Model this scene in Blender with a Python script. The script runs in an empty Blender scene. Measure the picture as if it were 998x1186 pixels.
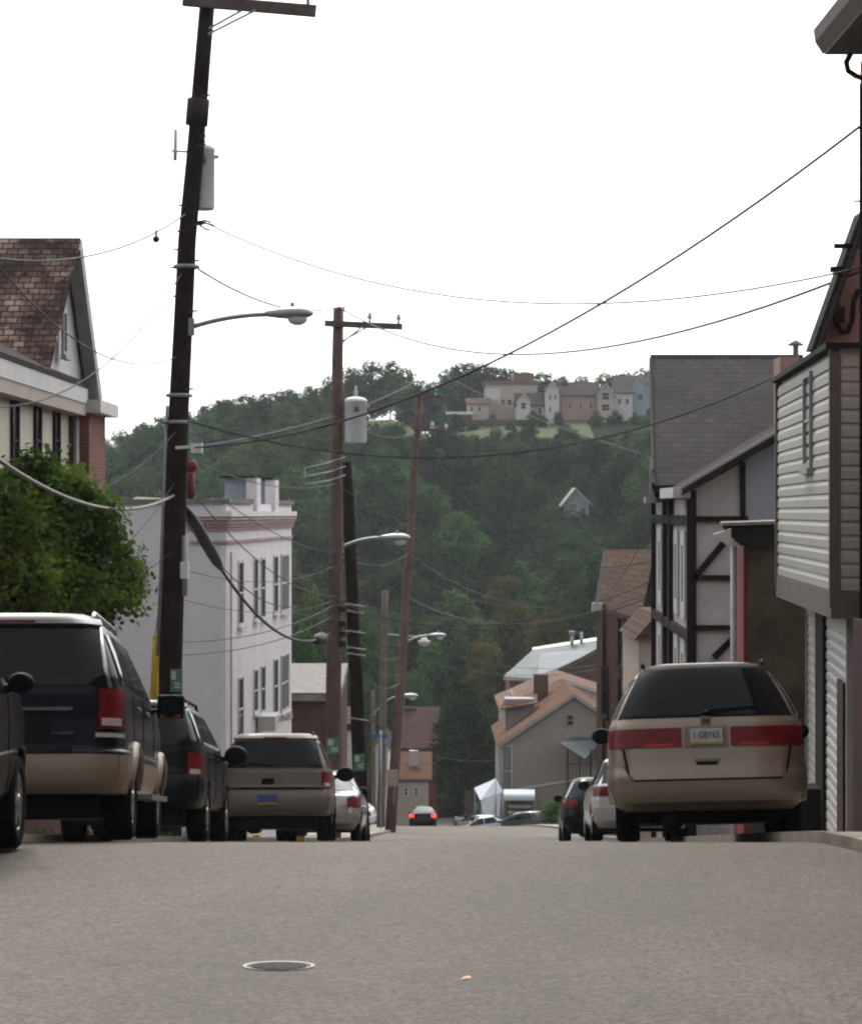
import bpy, bmesh, math, random
from mathutils import Vector, Matrix, noise
random.seed(7)
scene = bpy.context.scene
COL = scene.collection
F = 2750.0                       # focal length in photo pixels (998 x 1186 frame)
CX, CY = 499.0, 593.0
R = math.radians

# ------------------------------------------------------------------ camera
cam_d = bpy.data.cameras.new('camera')
cam_d.sensor_fit = 'VERTICAL'; cam_d.sensor_height = 24.0
cam_d.lens = F / 1186.0 * 24.0
cam_d.clip_start = 0.2; cam_d.clip_end = 4000
cam = bpy.data.objects.new('camera', cam_d); COL.objects.link(cam)
cam.location = (0, 0, 0); cam.rotation_euler = (R(90), 0, 0)
scene.camera = cam

# ------------------------------------------------------------------ sky, sun, exposure
SUN_EL, SUN_ROT = R(52), R(16)
world = bpy.data.worlds.new('World'); scene.world = world
world.use_nodes = True
wn = world.node_tree.nodes; wl = world.node_tree.links
bg = wn['Background']
sky = wn.new('ShaderNodeTexSky'); sky.sky_type = 'NISHITA'; sky.sun_disc = False
sky.sun_elevation = SUN_EL; sky.sun_rotation = SUN_ROT
sky.air_density = 1.0; sky.dust_density = 3.0; sky.ozone_density = 1.0; sky.altitude = 0
hs = wn.new('ShaderNodeHueSaturation'); hs.inputs['Saturation'].default_value = 0.10
wl.new(sky.outputs[0], hs.inputs['Color']); wl.new(hs.outputs[0], bg.inputs['Color'])
bg.inputs['Strength'].default_value = 0.15
sun_d = bpy.data.lights.new('sun', 'SUN'); sun_d.energy = 1.1; sun_d.angle = R(11); sun_d.color = (1, .93, .84)
sun = bpy.data.objects.new('sun', sun_d); COL.objects.link(sun)
sd = Vector((-math.sin(SUN_ROT) * math.cos(SUN_EL), math.cos(SUN_ROT) * math.cos(SUN_EL), math.sin(SUN_EL)))
sun.rotation_euler = sd.to_track_quat('Z', 'Y').to_euler()
scene.view_settings.view_transform = 'Standard'; scene.view_settings.look = 'None'
scene.view_settings.exposure = 1.32; scene.view_settings.gamma = 1.0
scene.view_settings.use_curve_mapping = False
scene.render.engine = 'CYCLES'
scene.cycles.max_bounces = 6; scene.cycles.diffuse_bounces = 3; scene.cycles.glossy_bounces = 3
scene.cycles.transmission_bounces = 3; scene.cycles.volume_bounces = 1; scene.cycles.transparent_max_bounces = 8
scene.cycles.filter_width = 2.2

# ------------------------------------------------------------------ terrain functions
def lerp_tab(t, x):
    if x <= t[0][0]: return t[0][1]
    for (a, b), (c, d) in zip(t, t[1:]):
        if x <= c: return b + (d - b) * (x - a) / (c - a)
    return t[-1][1]
SLOPES = [(-80, .063), (18.6, .063), (20.8, .139), (58, .139), (66, .126), (128, .126), (133, .162), (150, .162), (156, .118), (168, .118), (196, 0.0), (4000, 0)]
_rz = {}
def _build_rz():
    z = -1.5; y = 0.0; st = .25
    _rz[0] = z; k = 0
    while y < 260:
        z -= lerp_tab(SLOPES, y + st / 2) * st; y += st; k += 1; _rz[k] = z
_build_rz()
KMAX = max(_rz)
def road_z(y):
    if y < 0: return -1.5 - .063 * y
    k = y / .25; i = int(k)
    if i >= KMAX: return _rz[KMAX]
    return _rz[i] + (_rz[i + 1] - _rz[i]) * (k - i)
ZTOP = [(-400, 0), (-120, 1), (-60, 2), (-50, 4), (-28, 10), (-12, 13.5), (-6, 14), (0, 11.5), (4, 13), (10, 14), (400, 14)]
def smooth(t):
    t = max(0, min(1, t)); return t * t * (3 - 2 * t)
def hill_ramp(t):
    t = max(0, min(1, t))
    return .75 * t + .25 * smooth(t)
def ground_z(x, y):
    b = road_z(y) - .06
    if y < -25 or abs(x) > 45 and y < 20:   # unseen hill added behind the camera to cut the light from there
        b += max(smooth((-22 - y) / 75) * 42, smooth((abs(x) - 45) / 120) * smooth((20 - y) / 60) * 22)
    if y > 198:
        zt = lerp_tab(ZTOP, x * 366.0 / max(y, 300) if y > 300 else x)
        b = b + (zt - b) * hill_ramp((y - 198) / 168.0)
        b += 1.2 * noise.noise(Vector((x * .03, y * .03, 0))) * min(1, (y - 198) / 30)
    return b

def P(px, py, y):
    return Vector(((px - CX) * y / F, y, (CY - py) * y / F))
def PX(px, y): return (px - CX) * y / F
def PZ(py, y): return (CY - py) * y / F
def PG(px, y, dz=0.0):
    x = PX(px, y); return Vector((x, y, road_z(y) + dz))

# ------------------------------------------------------------------ materials
def nodes_of(m):
    m.use_nodes = True
    return m.node_tree.nodes, m.node_tree.links
ALB = .66
def mat(name, col, rough=.7, var=.15, scale=3.0, bump=0.0, bscale=30.0, metal=0.0, spec=.22, coat=0.0, detail=5.0, emit=None, estr=0.0):
    col = tuple(c * ALB for c in col)
    m = bpy.data.materials.new(name); n, l = nodes_of(m)
    p = n['Principled BSDF']
    p.inputs['Roughness'].default_value = rough; p.inputs['Metallic'].default_value = metal
    p.inputs['Specular IOR Level'].default_value = spec
    p.inputs['Coat Weight'].default_value = coat; p.inputs['Coat Roughness'].default_value = .05
    tc = n.new('ShaderNodeTexCoord')
    nz = n.new('ShaderNodeTexNoise'); nz.inputs['Scale'].default_value = scale; nz.inputs['Detail'].default_value = detail
    nz.inputs['Roughness'].default_value = .65
    l.new(tc.outputs['Object'], nz.inputs['Vector'])
    rp = n.new('ShaderNodeValToRGB')
    e = rp.color_ramp.elements
    e[0].position = .3; e[1].position = .7
    e[0].color = tuple(c * (1 - var) for c in col) + (1,)
    e[1].color = tuple(min(1, c * (1 + var)) for c in col) + (1,)
    l.new(nz.outputs['Fac'], rp.inputs['Fac']); l.new(rp.outputs['Color'], p.inputs['Base Color'])
    if bump:
        b2 = n.new('ShaderNodeTexNoise'); b2.inputs['Scale'].default_value = bscale; b2.inputs['Detail'].default_value = 4
        l.new(tc.outputs['Object'], b2.inputs['Vector'])
        bp = n.new('ShaderNodeBump'); bp.inputs['Strength'].default_value = bump; bp.inputs['Distance'].default_value = .02
        l.new(b2.outputs['Fac'], bp.inputs['Height']); l.new(bp.outputs['Normal'], p.inputs['Normal'])
    if emit:
        p.inputs['Emission Color'].default_value = (*emit, 1); p.inputs['Emission Strength'].default_value = estr
    return m
def brick_mat(name, c1, c2, mortar, bw=.21, bh=.07, ms=.012, rough=.85, offset=.5, bump=.4, patch=None, pscale=.8, mixrough=.55, ax='xy'):
    """bricks, blocks, shingles and slates; laid along x+y and z so walls of both directions carry them"""
    c1, c2, mortar = [tuple(c * ALB for c in q) for q in (c1, c2, mortar)]
    if patch: patch = [tuple(c * ALB for c in q) for q in patch]
    m = bpy.data.materials.new(name); n, l = nodes_of(m); p = n['Principled BSDF']
    p.inputs['Roughness'].default_value = rough; p.inputs['Specular IOR Level'].default_value = .06
    tc = n.new('ShaderNodeTexCoord'); sx = n.new('ShaderNodeSeparateXYZ'); l.new(tc.outputs['Object'], sx.inputs[0])
    ad = n.new('ShaderNodeMath'); ad.operation = 'ADD'; ad.inputs[0].default_value = ad.inputs[1].default_value = 0
    if 'x' in ax: l.new(sx.outputs[0], ad.inputs[0])
    if 'y' in ax: l.new(sx.outputs[1], ad.inputs[1])
    cb = n.new('ShaderNodeCombineXYZ'); l.new(ad.outputs[0], cb.inputs[0]); l.new(sx.outputs[2], cb.inputs[1])
    bt = n.new('ShaderNodeTexBrick'); l.new(cb.outputs[0], bt.inputs['Vector'])
    bt.inputs['Color1'].default_value = (*c1, 1); bt.inputs['Color2'].default_value = (*c2, 1); bt.inputs['Mortar'].default_value = (*mortar, 1)
    bt.inputs['Scale'].default_value = 1; bt.inputs['Mortar Size'].default_value = ms
    bt.inputs['Brick Width'].default_value = bw; bt.inputs['Row Height'].default_value = bh; bt.offset = offset
    nz = n.new('ShaderNodeTexNoise'); nz.inputs['Scale'].default_value = pscale; nz.inputs['Detail'].default_value = 6; nz.inputs['Roughness'].default_value = .7
    l.new(tc.outputs['Object'], nz.inputs['Vector'])
    mx = n.new('ShaderNodeMix'); mx.data_type = 'RGBA'
    rp = n.new('ShaderNodeValToRGB'); l.new(nz.outputs['Fac'], rp.inputs['Fac'])
    rp.color_ramp.elements[0].position = mixrough - .08; rp.color_ramp.elements[1].position = mixrough + .08
    l.new(rp.outputs['Color'], mx.inputs['Factor'])
    l.new(bt.outputs['Color'], mx.inputs[6])
    if patch is None:
        hv = n.new('ShaderNodeHueSaturation'); hv.inputs['Value'].default_value = .8
        l.new(bt.outputs['Color'], hv.inputs['Color']); l.new(hv.outputs[0], mx.inputs[7])
    else:
        bt2 = n.new('ShaderNodeTexBrick'); l.new(cb.outputs[0], bt2.inputs['Vector'])
        bt2.inputs['Color1'].default_value = (*patch[0], 1); bt2.inputs['Color2'].default_value = (*patch[1], 1); bt2.inputs['Mortar'].default_value = (*mortar, 1)
        bt2.inputs['Scale'].default_value = 1; bt2.inputs['Mortar Size'].default_value = ms; bt2.inputs['Brick Width'].default_value = bw; bt2.inputs['Row Height'].default_value = bh
        l.new(bt2.outputs['Color'], mx.inputs[7])
    l.new(mx.outputs[2], p.inputs['Base Color'])
    bp = n.new('ShaderNodeBump'); bp.inputs['Strength'].default_value = bump; bp.inputs['Distance'].default_value = .01; bp.invert = True
    l.new(bt.outputs['Fac'], bp.inputs['Height']); l.new(bp.outputs['Normal'], p.inputs['Normal'])
    return m
def siding_mat(name, col, course=.12, rough=.6, var=.08, depth=.02):
    m = mat(name, col, rough, var, 2.0); n, l = nodes_of(m); p = n['Principled BSDF']
    tc = n.new('ShaderNodeTexCoord'); sx = n.new('ShaderNodeSeparateXYZ'); l.new(tc.outputs['Object'], sx.inputs[0])
    dv = n.new('ShaderNodeMath'); dv.operation = 'DIVIDE'; dv.inputs[1].default_value = course; l.new(sx.outputs[2], dv.inputs[0])
    fr = n.new('ShaderNodeMath'); fr.operation = 'FRACT'; l.new(dv.outputs[0], fr.inputs[0])
    bp = n.new('ShaderNodeBump'); bp.inputs['Strength'].default_value = 1; bp.inputs['Distance'].default_value = depth; bp.invert = True
    l.new(fr.outputs[0], bp.inputs['Height']); l.new(bp.outputs['Normal'], p.inputs['Normal'])
    return m
def leaf_mat(name, c_dark, c_light, trans=.35, scale=.9, vlo=.34, vhi=1.15):
    m = bpy.data.materials.new(name); n, l = nodes_of(m)
    n.remove(n['Principled BSDF']); out = n['Material Output']
    tc = n.new('ShaderNodeTexCoord'); nz = n.new('ShaderNodeTexNoise'); nz.inputs['Scale'].default_value = scale; nz.inputs['Detail'].default_value = 3
    l.new(tc.outputs['Object'], nz.inputs['Vector'])
    oi = n.new('ShaderNodeObjectInfo')
    rp = n.new('ShaderNodeValToRGB'); e = rp.color_ramp.elements
    e[0].position = .32; e[1].position = .68; e[0].color = (*c_dark, 1); e[1].color = (*c_light, 1)
    l.new(nz.outputs['Fac'], rp.inputs['Fac'])
    hv = n.new('ShaderNodeHueSaturation')
    mr = n.new('ShaderNodeMapRange'); mr.inputs[3].default_value = vlo; mr.inputs[4].default_value = vhi; l.new(oi.outputs['Random'], mr.inputs[0])
    l.new(mr.outputs[0], hv.inputs['Value'])
    m2 = n.new('ShaderNodeMath'); m2.operation = 'MULTIPLY'; m2.inputs[1].default_value = 7.13; l.new(oi.outputs['Random'], m2.inputs[0])
    f2 = n.new('ShaderNodeMath'); f2.operation = 'FRACT'; l.new(m2.outputs[0], f2.inputs[0])
    mr2 = n.new('ShaderNodeMapRange'); mr2.inputs[3].default_value = .465; mr2.inputs[4].default_value = .52; l.new(f2.outputs[0], mr2.inputs[0])
    l.new(mr2.outputs[0], hv.inputs['Hue']); l.new(rp.outputs[0], hv.inputs['Color'])
    d = n.new('ShaderNodeBsdfDiffuse'); t = n.new('ShaderNodeBsdfTranslucent'); mx = n.new('ShaderNodeMixShader'); mx.inputs[0].default_value = trans
    l.new(hv.outputs[0], d.inputs[0]); l.new(hv.outputs[0], t.inputs[0]); l.new(d.outputs[0], mx.inputs[1]); l.new(t.outputs[0], mx.inputs[2])
    l.new(mx.outputs[0], out.inputs['Surface'])
    return m
def asphalt_mat():
    m = bpy.data.materials.new('asphalt'); n, l = nodes_of(m); p = n['Principled BSDF']
    p.inputs['Roughness'].default_value = .8; p.inputs['Specular IOR Level'].default_value = .35
    tc = n.new('ShaderNodeTexCoord')
    def nz(sc, det, rough=.6, st=(1, 1, 1)):
        mp = n.new('ShaderNodeMapping'); mp.inputs['Scale'].default_value = st; l.new(tc.outputs['Object'], mp.inputs[0])
        t = n.new('ShaderNodeTexNoise'); t.inputs['Scale'].default_value = sc; t.inputs['Detail'].default_value = det; t.inputs['Roughness'].default_value = rough
        l.new(mp.outputs[0], t.inputs['Vector']); return t
    fine = nz(27, 4, .8); mid = nz(7, 5, .7); big = nz(.38, 7, .62, (1, .30, 1)); vor = n.new('ShaderNodeTexVoronoi'); vor.inputs['Scale'].default_value = 38
    l.new(tc.outputs['Object'], vor.inputs['Vector'])
    rp = n.new('ShaderNodeValToRGB'); e = rp.color_ramp.elements
    e[0].position = .36; e[0].color = (.013, .0102, .008, 1); e[1].position = .66; e[1].color = (.122, .095, .073, 1)
    l.new(fine.outputs['Fac'], rp.inputs['Fac'])
    r2 = n.new('ShaderNodeValToRGB'); r2.color_ramp.elements[0].position = .3; r2.color_ramp.elements[1].position = .72
    r2.color_ramp.elements[0].color = (.60, .59, .58, 1); r2.color_ramp.elements[1].color = (1.22, 1.20, 1.17, 1); l.new(big.outputs['Fac'], r2.inputs['Fac'])
    r3 = n.new('ShaderNodeValToRGB'); r3.color_ramp.elements[0].position = .3; r3.color_ramp.elements[1].position = .7
    r3.color_ramp.elements[0].color = (.72, .72, .72, 1); r3.color_ramp.elements[1].color = (1.22, 1.22, 1.22, 1); l.new(mid.outputs['Fac'], r3.inputs['Fac'])
    m1 = n.new('ShaderNodeMix'); m1.data_type = 'RGBA'; m1.blend_type = 'MULTIPLY'; m1.inputs[0].default_value = 1
    l.new(rp.outputs[0], m1.inputs[6]); l.new(r2.outputs[0], m1.inputs[7])
    m2 = n.new('ShaderNodeMix'); m2.data_type = 'RGBA'; m2.blend_type = 'MULTIPLY'; m2.inputs[0].default_value = 1
    l.new(m1.outputs[2], m2.inputs[6]); l.new(r3.outputs[0], m2.inputs[7]); l.new(m2.outputs[2], p.inputs['Base Color'])
    bp = n.new('ShaderNodeBump'); bp.inputs['Strength'].default_value = .7; bp.inputs['Distance'].default_value = .012
    l.new(vor.outputs['Distance'], bp.inputs['Height']); l.new(bp.outputs['Normal'], p.inputs['Normal'])
    return m
def carpaint(name, col, metal=.35, rough=.35, coat=.8, spec=.2):
    return mat(name, col, rough, .05, 1.5, metal=metal, coat=coat, spec=spec)
M = {}
M['asphalt'] = asphalt_mat()
M['concrete'] = mat('concrete', (.30, .275, .24), .9, .25, 1.6, .3, 25)
M['kerb'] = mat('kerb_stone', (.27, .23, .19), .9, .3, 2.5, .4, 20)
M['earth'] = mat('earth', (.06, .07, .03), 1, .4, .5, .5, 8)
M['forest_floor'] = mat('forest_floor', (.014, .022, .008), 1, .5, .25, .6, 3, spec=.02)
M['meadow'] = mat('meadow', (.075, .088, .038), 1, .35, .35, .5, 6)
M['yellow'] = mat('yellow_paint', (.75, .50, .06), .6, .2, 4)
M['iron'] = mat('cast_iron', (.06, .055, .05), .55, .35, 20, .8, 60, metal=.6)
M['iron_rim'] = mat('iron_rim', (.26, .24, .21), .45, .2, 20, metal=.5)
M['pole_dark'] = mat('creosote_wood', (.026, .015, .014), .9, .5, 3.0, .6, 14, spec=.08)
M['pole_brown'] = mat('weathered_wood', (.15, .098, .082), .9, .3, 3.0, .5, 14)
M['pole_grey'] = mat('grey_wood', (.17, .14, .125), .9, .3, 3.0, .5, 14)
M['wood_arm'] = mat('crossarm_wood', (.14, .11, .10), .9, .3, 4, .3, 14)
M['galv'] = mat('galvanised_steel', (.36, .38, .40), .45, .15, 3, metal=.6)
M['tank'] = mat('transformer_grey', (.80, .83, .90), .5, .12, 3)
M['tank_pale'] = mat('transformer_pale', (.80, .86, .88), .5, .1, 3)
M['wire'] = mat('wire_black', (.02, .02, .022), .6, .1, 5)
M['cable_grey'] = mat('cable_grey', (.22, .20, .20), .6, .2, 5)
M['ceramic'] = mat('insulator', (.6, .6, .58), .3, .1, 5)
M['red_plastic'] = mat('red_plastic', (.20, .022, .02), .5, .2, 6)
M['sign_green'] = mat('sign_green', (.10, .27, .19), .5, .15, 6)
M['sign_white'] = mat('sign_white', (.6, .65, .6), .5, .1, 6)
M['sign_blue'] = mat('sign_blue', (.04, .12, .45), .5, .1, 6)
M['lens'] = mat('lamp_lens', (.7, .7, .66), .15, .05, 6, spec=.8)
M['glass'] = mat('window_glass', (.020, .024, .028), .16, .2, .6, spec=.35)
M['glass_pale'] = mat('window_blind', (.17, .175, .18), .3, .15, 1.2, spec=.6)
M['car_glass'] = mat('car_glass', (.008, .010, .013), .07, .2, .8, spec=.17)
M['black_plastic'] = mat('black_plastic', (.009, .009, .010), .55, .2, 6, spec=.07)
M['rubber'] = mat('rubber', (.010, .009, .009), .9, .3, 8, .3, 40, spec=.05)
M['alloy'] = mat('alloy', (.55, .55, .55), .3, .1, 6, metal=.85)
M['chrome'] = mat('chrome', (.7, .7, .7), .15, .05, 6, metal=1)
M['tail_red'] = mat('tail_red', (.18, .005, .007), .3, .25, 9, spec=.2)
M['tail_bright'] = mat('tail_bright', (.45, .03, .025), .3, .2, 9)
M['tail_clear'] = mat('tail_clear', (.5, .48, .46), .12, .1, 9, spec=.7)
M['tail_lit'] = mat('tail_lit', (.6, .02, .02), .2, .05, 9, emit=(1, .05, .04), estr=.9)
M['amber'] = mat('amber', (.55, .17, .02), .2, .1, 9)
M['plate'] = mat('plate_white', (.58, .58, .56), .4, .08, 9)
M['plate_ink'] = mat('plate_ink', (.02, .04, .12), .5, .1, 9)
M['plate_yellow'] = mat('plate_yellow', (.55, .38, .08), .5, .1, 9)
M['plate_blue'] = mat('plate_blue', (.08, .13, .3), .5, .1, 9)
M['white_trim'] = mat('white_trim', (.62, .61, .60), .6, .12, 2.5)
M['grey_trim'] = mat('grey_trim', (.36, .35, .35), .6, .12, 2.5)
M['dark_trim'] = mat('dark_trim', (.022, .018, .017), .75, .2, 2.5, spec=.1)
M['bark'] = mat('bark', (.05, .038, .028), .95, .35, 5, .8, 15)
M['wb_side'] = brick_mat('white_brick_side', (.82, .79, .84), (.78, .75, .80), (.74, .71, .76), .23, .085, .010, bump=.25, mixrough=.6)
M['wb_front'] = mat('white_paint_brick', (.82, .77, .79), .7, .1, 1.5, .3, 18)
M['wb_pink'] = brick_mat('pink_brick', (.42, .24, .23), (.50, .33, .32), (.55, .48, .48), .3, .11, .02, bump=.5)
M['stone_cap'] = mat('stone_cap', (.22, .20, .19), .9, .35, 3, .4, 15)
M['panel_blue'] = mat('grey_blue_panel', (.30, .34, .40), .6, .1, 2)
M['brick_red'] = brick_mat('brick_red', (.24, .085, .06), (.30, .11, .08), (.22, .17, .15))
M['brick_brown'] = brick_mat('brick_brown', (.105, .044, .032), (.14, .06, .044), (.10, .075, .06))
M['brick_dusky'] = brick_mat('brick_dusky', (.46, .25, .21), (.58, .33, .28), (.40, .32, .29))
M['stucco_brown'] = mat('stucco_brown', (.125, .095, .072), .95, .4, 1.3, .8, 12, spec=.05)
M['stucco_white'] = mat('stucco_white', (.55, .51, .505), .9, .24, 1.1, .5, 16)
M['stucco_beige'] = mat('stucco_beige', (.40, .34, .29), .9, .14, 1.6, .4, 16)
M['trim_brown'] = mat('trim_brown', (.15, .128, .118), .7, .12, 2.5)
M['timber'] = mat('dark_timber', (.024, .015, .013), .85, .3, 5, .3, 18, spec=.08)
M['shingle_grey'] = brick_mat('shingle_grey', (.060, .054, .056), (.078, .070, .071), (.046, .042, .043), .24, .115, .010, .95, bump=.3, pscale=.5, ax='x')
M['shingle_brown'] = brick_mat('shingle_brown', (.095, .058, .044), (.125, .080, .060), (.06, .038, .03), .32, .16, .012, .95, bump=.5, pscale=.7, ax='x')
M['shingle_orange'] = brick_mat('shingle_orange', (.125, .066, .040), (.175, .095, .060), (.09, .05, .035), .32, .16, .012, .95, bump=.5, pscale=.5, ax='y')
M['shingle_pink'] = brick_mat('shingle_pink', (.19, .115, .088), (.24, .15, .115), (.13, .085, .07), .32, .16, .012, .95, bump=.5, pscale=.5, ax='y')
M['shingle_maroon'] = brick_mat('shingle_maroon', (.085, .046, .044), (.11, .06, .056), (.06, .035, .035), .32, .16, .012, .95, bump=.5, ax='x')
M['slate_patchy'] = brick_mat('slate_patchy', (.024, .017, .017), (.070, .044, .040), (.026, .018, .017), .20, .11, .012, .9, bump=.7, patch=((.42, .29, .23), (.16, .10, .085)), pscale=1.25, mixrough=.52, ax='x')
M['roof_dark'] = mat('roof_dark', (.045, .034, .033), .95, .3, 2.5, .5, 18, spec=.08)
M['roof_metal'] = mat('roof_metal', (.07, .092, .098), .6, .25, .9)
M['roof_metal_pale'] = mat('roof_metal_pale', (.14, .17, .195), .6, .2, .9)
M['roof_white'] = mat('roof_white', (.78, .79, .78), .6, .06, 1.5)
M['siding_tan'] = mat('siding_tan', (.45, .435, .395), .55, .06, 1.2)
M['siding_lower'] = mat('siding_lower', (.56, .54, .51), .55, .08, 1.2)
M['siding_blue'] = siding_mat('siding_blue', (.33, .335, .37), .11)
M['siding_cream'] = siding_mat('siding_cream', (.52, .46, .36), .28, depth=.03)
M['siding_white'] = siding_mat('siding_white', (.60, .58, .58), .16)
M['siding_taupe'] = siding_mat('siding_taupe', (.30, .255, .225), .12)
M['siding_blue_grey'] = siding_mat('siding_blue_grey', (.30, .36, .42), .2)
M['paint_red'] = mat('paint_red', (.24, .035, .045), .6, .2, 3)
M['paint_maroon'] = mat('paint_maroon', (.045, .012, .014), .7, .2, 3)
M['cream'] = mat('cream_wall', (.50, .42, .36), .85, .12, 2)
M['tarp'] = mat('white_tarp', (.66, .70, .78), .5, .08, 1.5)
M['rubble'] = brick_mat('rubble_stone', (.09, .08, .06), (.14, .12, .09), (.05, .045, .04), .4, .22, .03, bump=1)
M['leaf_near'] = leaf_mat('leaf_near', (.014, .038, .008), (.095, .165, .030), .35, 1.6, .8, 1.1)
M['leaf_dark'] = leaf_mat('leaf_dark', (.014, .034, .016), (.040, .080, .030), .3, .6)
M['leaf_mid'] = leaf_mat('leaf_mid', (.024, .055, .022), (.066, .125, .040), .3, .5)
M['leaf_deep'] = leaf_mat('leaf_deep', (.007, .020, .008), (.020, .046, .016), .25, .5, .9, 1.0)
M['leaf_olive'] = leaf_mat('leaf_olive', (.040, .042, .014), (.10, .088, .03), .3, .5)
M['van_paint'] = carpaint('champagne_paint', (.33, .27, .21), .3, .38, .3)
M['navy_paint'] = carpaint('navy_paint', (.006, .007, .016), .0, .28, .04, .12)
M['tan_clad'] = mat('tan_cladding', (.33, .265, .20), .5, .06, 2, metal=.2)
M['black_paint'] = carpaint('black_paint', (.006, .006, .007), .0, .28, .05, .12)
M['grey_paint'] = carpaint('charcoal_paint', (.055, .055, .058), .3, .35, .4)
M['pewter_paint'] = carpaint('pewter_paint', (.225, .192, .165), .1, .5, .1)
M['silver_paint'] = carpaint('silver_paint', (.48, .47, .44), .5, .3, .8)
M['white_paint'] = carpaint('white_paint', (.62, .62, .62), .1, .35, .8)
M['maroon_paint'] = carpaint('maroon_paint', (.09, .01, .014), .3, .3, .8)
M['green_paint'] = carpaint('green_paint', (.02, .05, .04), .3, .3, .8)

# ------------------------------------------------------------------ mesh helpers
class MB:
    def __init__(s): s.v = []; s.f = []; s.mi = []; s.sm = []; s.cur = 0; s.smooth = False
    def add(s, vs, fs):
        b = len(s.v); s.v += [tuple(x) for x in vs]
        for f in fs: s.f.append(tuple(b + i for i in f)); s.mi.append(s.cur); s.sm.append(s.smooth)
        return s
    def quad(s, a, b, c, d): return s.add([a, b, c, d], [(0, 1, 2, 3)])
    def poly(s, pts): return s.add(pts, [tuple(range(len(pts)))])
    def hexa(s, p):   # 8 points: bottom 0-3, top 4-7
        return s.add(p, [(3, 2, 1, 0), (4, 5, 6, 7), (0, 1, 5, 4), (1, 2, 6, 5), (2, 3, 7, 6), (3, 0, 4, 7)])
    def box(s, c, d, rot=None):
        x, y, z = d[0] / 2, d[1] / 2, d[2] / 2
        p = [Vector(q) for q in ((-x, -y, -z), (x, -y, -z), (x, y, -z), (-x, y, -z), (-x, -y, z), (x, -y, z), (x, y, z), (-x, y, z))]
        if rot is not None: p = [rot @ q for q in p]
        return s.hexa([q + Vector(c) for q in p])
    def beam(s, a, b, w, h, up=Vector((0, 0, 1))):
        a = Vector(a); b = Vector(b); d = (b - a).normalized()
        r = d.cross(up)
        if r.length < 1e-4: r = d.cross(Vector((0, 1, 0)))
        r.normalize(); u = r.cross(d).normalized()
        r *= w / 2; u *= h / 2
        return s.hexa([a - r - u, a + r - u, b + r - u, b - r - u, a - r + u, a + r + u, b + r + u, b - r + u])
    def slab(s, pts, t):   # polygon thickened by vector t
        pts = [Vector(p) for p in pts]; t = Vector(t); n = len(pts)
        s.add(pts + [p + t for p in pts], [tuple(range(n))[::-1], tuple(range(n, 2 * n))] + [(i, (i + 1) % n, n + (i + 1) % n, n + i) for i in range(n)])
        return s
    def tube(s, path, r, seg=8, caps=True):
        path = [Vector(p) for p in path]; n = len(path)
        rs = r if isinstance(r, (list, tuple)) else [r] * n
        vs = []; prev = None
        for i, p in enumerate(path):
            d = (path[min(i + 1, n - 1)] - path[max(i - 1, 0)]).normalized()
            u = prev if prev is not None else (Vector((0, 0, 1)) if abs(d.z) < .9 else Vector((1, 0, 0)))
            a = d.cross(u).normalized(); b = a.cross(d).normalized(); prev = b
            for k in range(seg):
                t = 2 * math.pi * k / seg
                vs.append(p + (a * math.cos(t) + b * math.sin(t)) * rs[i])
        fs = [(i * seg + k, i * seg + (k + 1) % seg, (i + 1) * seg + (k + 1) % seg, (i + 1) * seg + k) for i in range(n - 1) for k in range(seg)]
        if caps: fs += [tuple(range(seg))[::-1], tuple((n - 1) * seg + k for k in range(seg))]
        o = s.smooth; s.smooth = True; s.add(vs, fs); s.smooth = o
        return s
    def lathe(s, prof, axis='Z', c=(0, 0, 0), seg=24, smooth=True):
        """profile of (radius, height) turned about an axis through c"""
        vs = []
        for r, h in prof:
            for k in range(seg):
                t = 2 * math.pi * k / seg; a, b = r * math.cos(t), r * math.sin(t)
                q = (a, b, h) if axis == 'Z' else (h, a, b) if axis == 'X' else (b, h, a)
                vs.append(Vector(q) + Vector(c))
        n = len(prof)
        fs = [(i * seg + k, i * seg + (k + 1) % seg, (i + 1) * seg + (k + 1) % seg, (i + 1) * seg + k) for i in range(n - 1) for k in range(seg)]
        fs += [tuple(range(seg))[::-1], tuple((n - 1) * seg + k for k in range(seg))]
        o = s.smooth; s.smooth = smooth; s.add(vs, fs); s.smooth = o
        return s
    def ball(s, c, r, seg=14, rings=8):
        rx, ry, rz = r if isinstance(r, (tuple, list)) else (r, r, r)
        vs = [Vector((c[0], c[1], c[2] - rz))]
        for i in range(1, rings):
            t = math.pi * i / rings
            for k in range(seg):
                a = 2 * math.pi * k / seg
                vs.append(Vector((c[0] + rx * math.sin(t) * math.cos(a), c[1] + ry * math.sin(t) * math.sin(a), c[2] - rz * math.cos(t))))
        vs.append(Vector((c[0], c[1], c[2] + rz)))
        fs = [(0, 1 + (k + 1) % seg, 1 + k) for k in range(seg)]
        for i in range(rings - 2):
            for k in range(seg):
                fs.append((1 + i * seg + k, 1 + i * seg + (k + 1) % seg, 1 + (i + 1) * seg + (k + 1) % seg, 1 + (i + 1) * seg + k))
        L = len(vs) - 1; b = 1 + (rings - 2) * seg
        fs += [(b + k, b + (k + 1) % seg, L) for k in range(seg)]
        o = s.smooth; s.smooth = True; s.add(vs, fs); s.smooth = o
        return s
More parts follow.
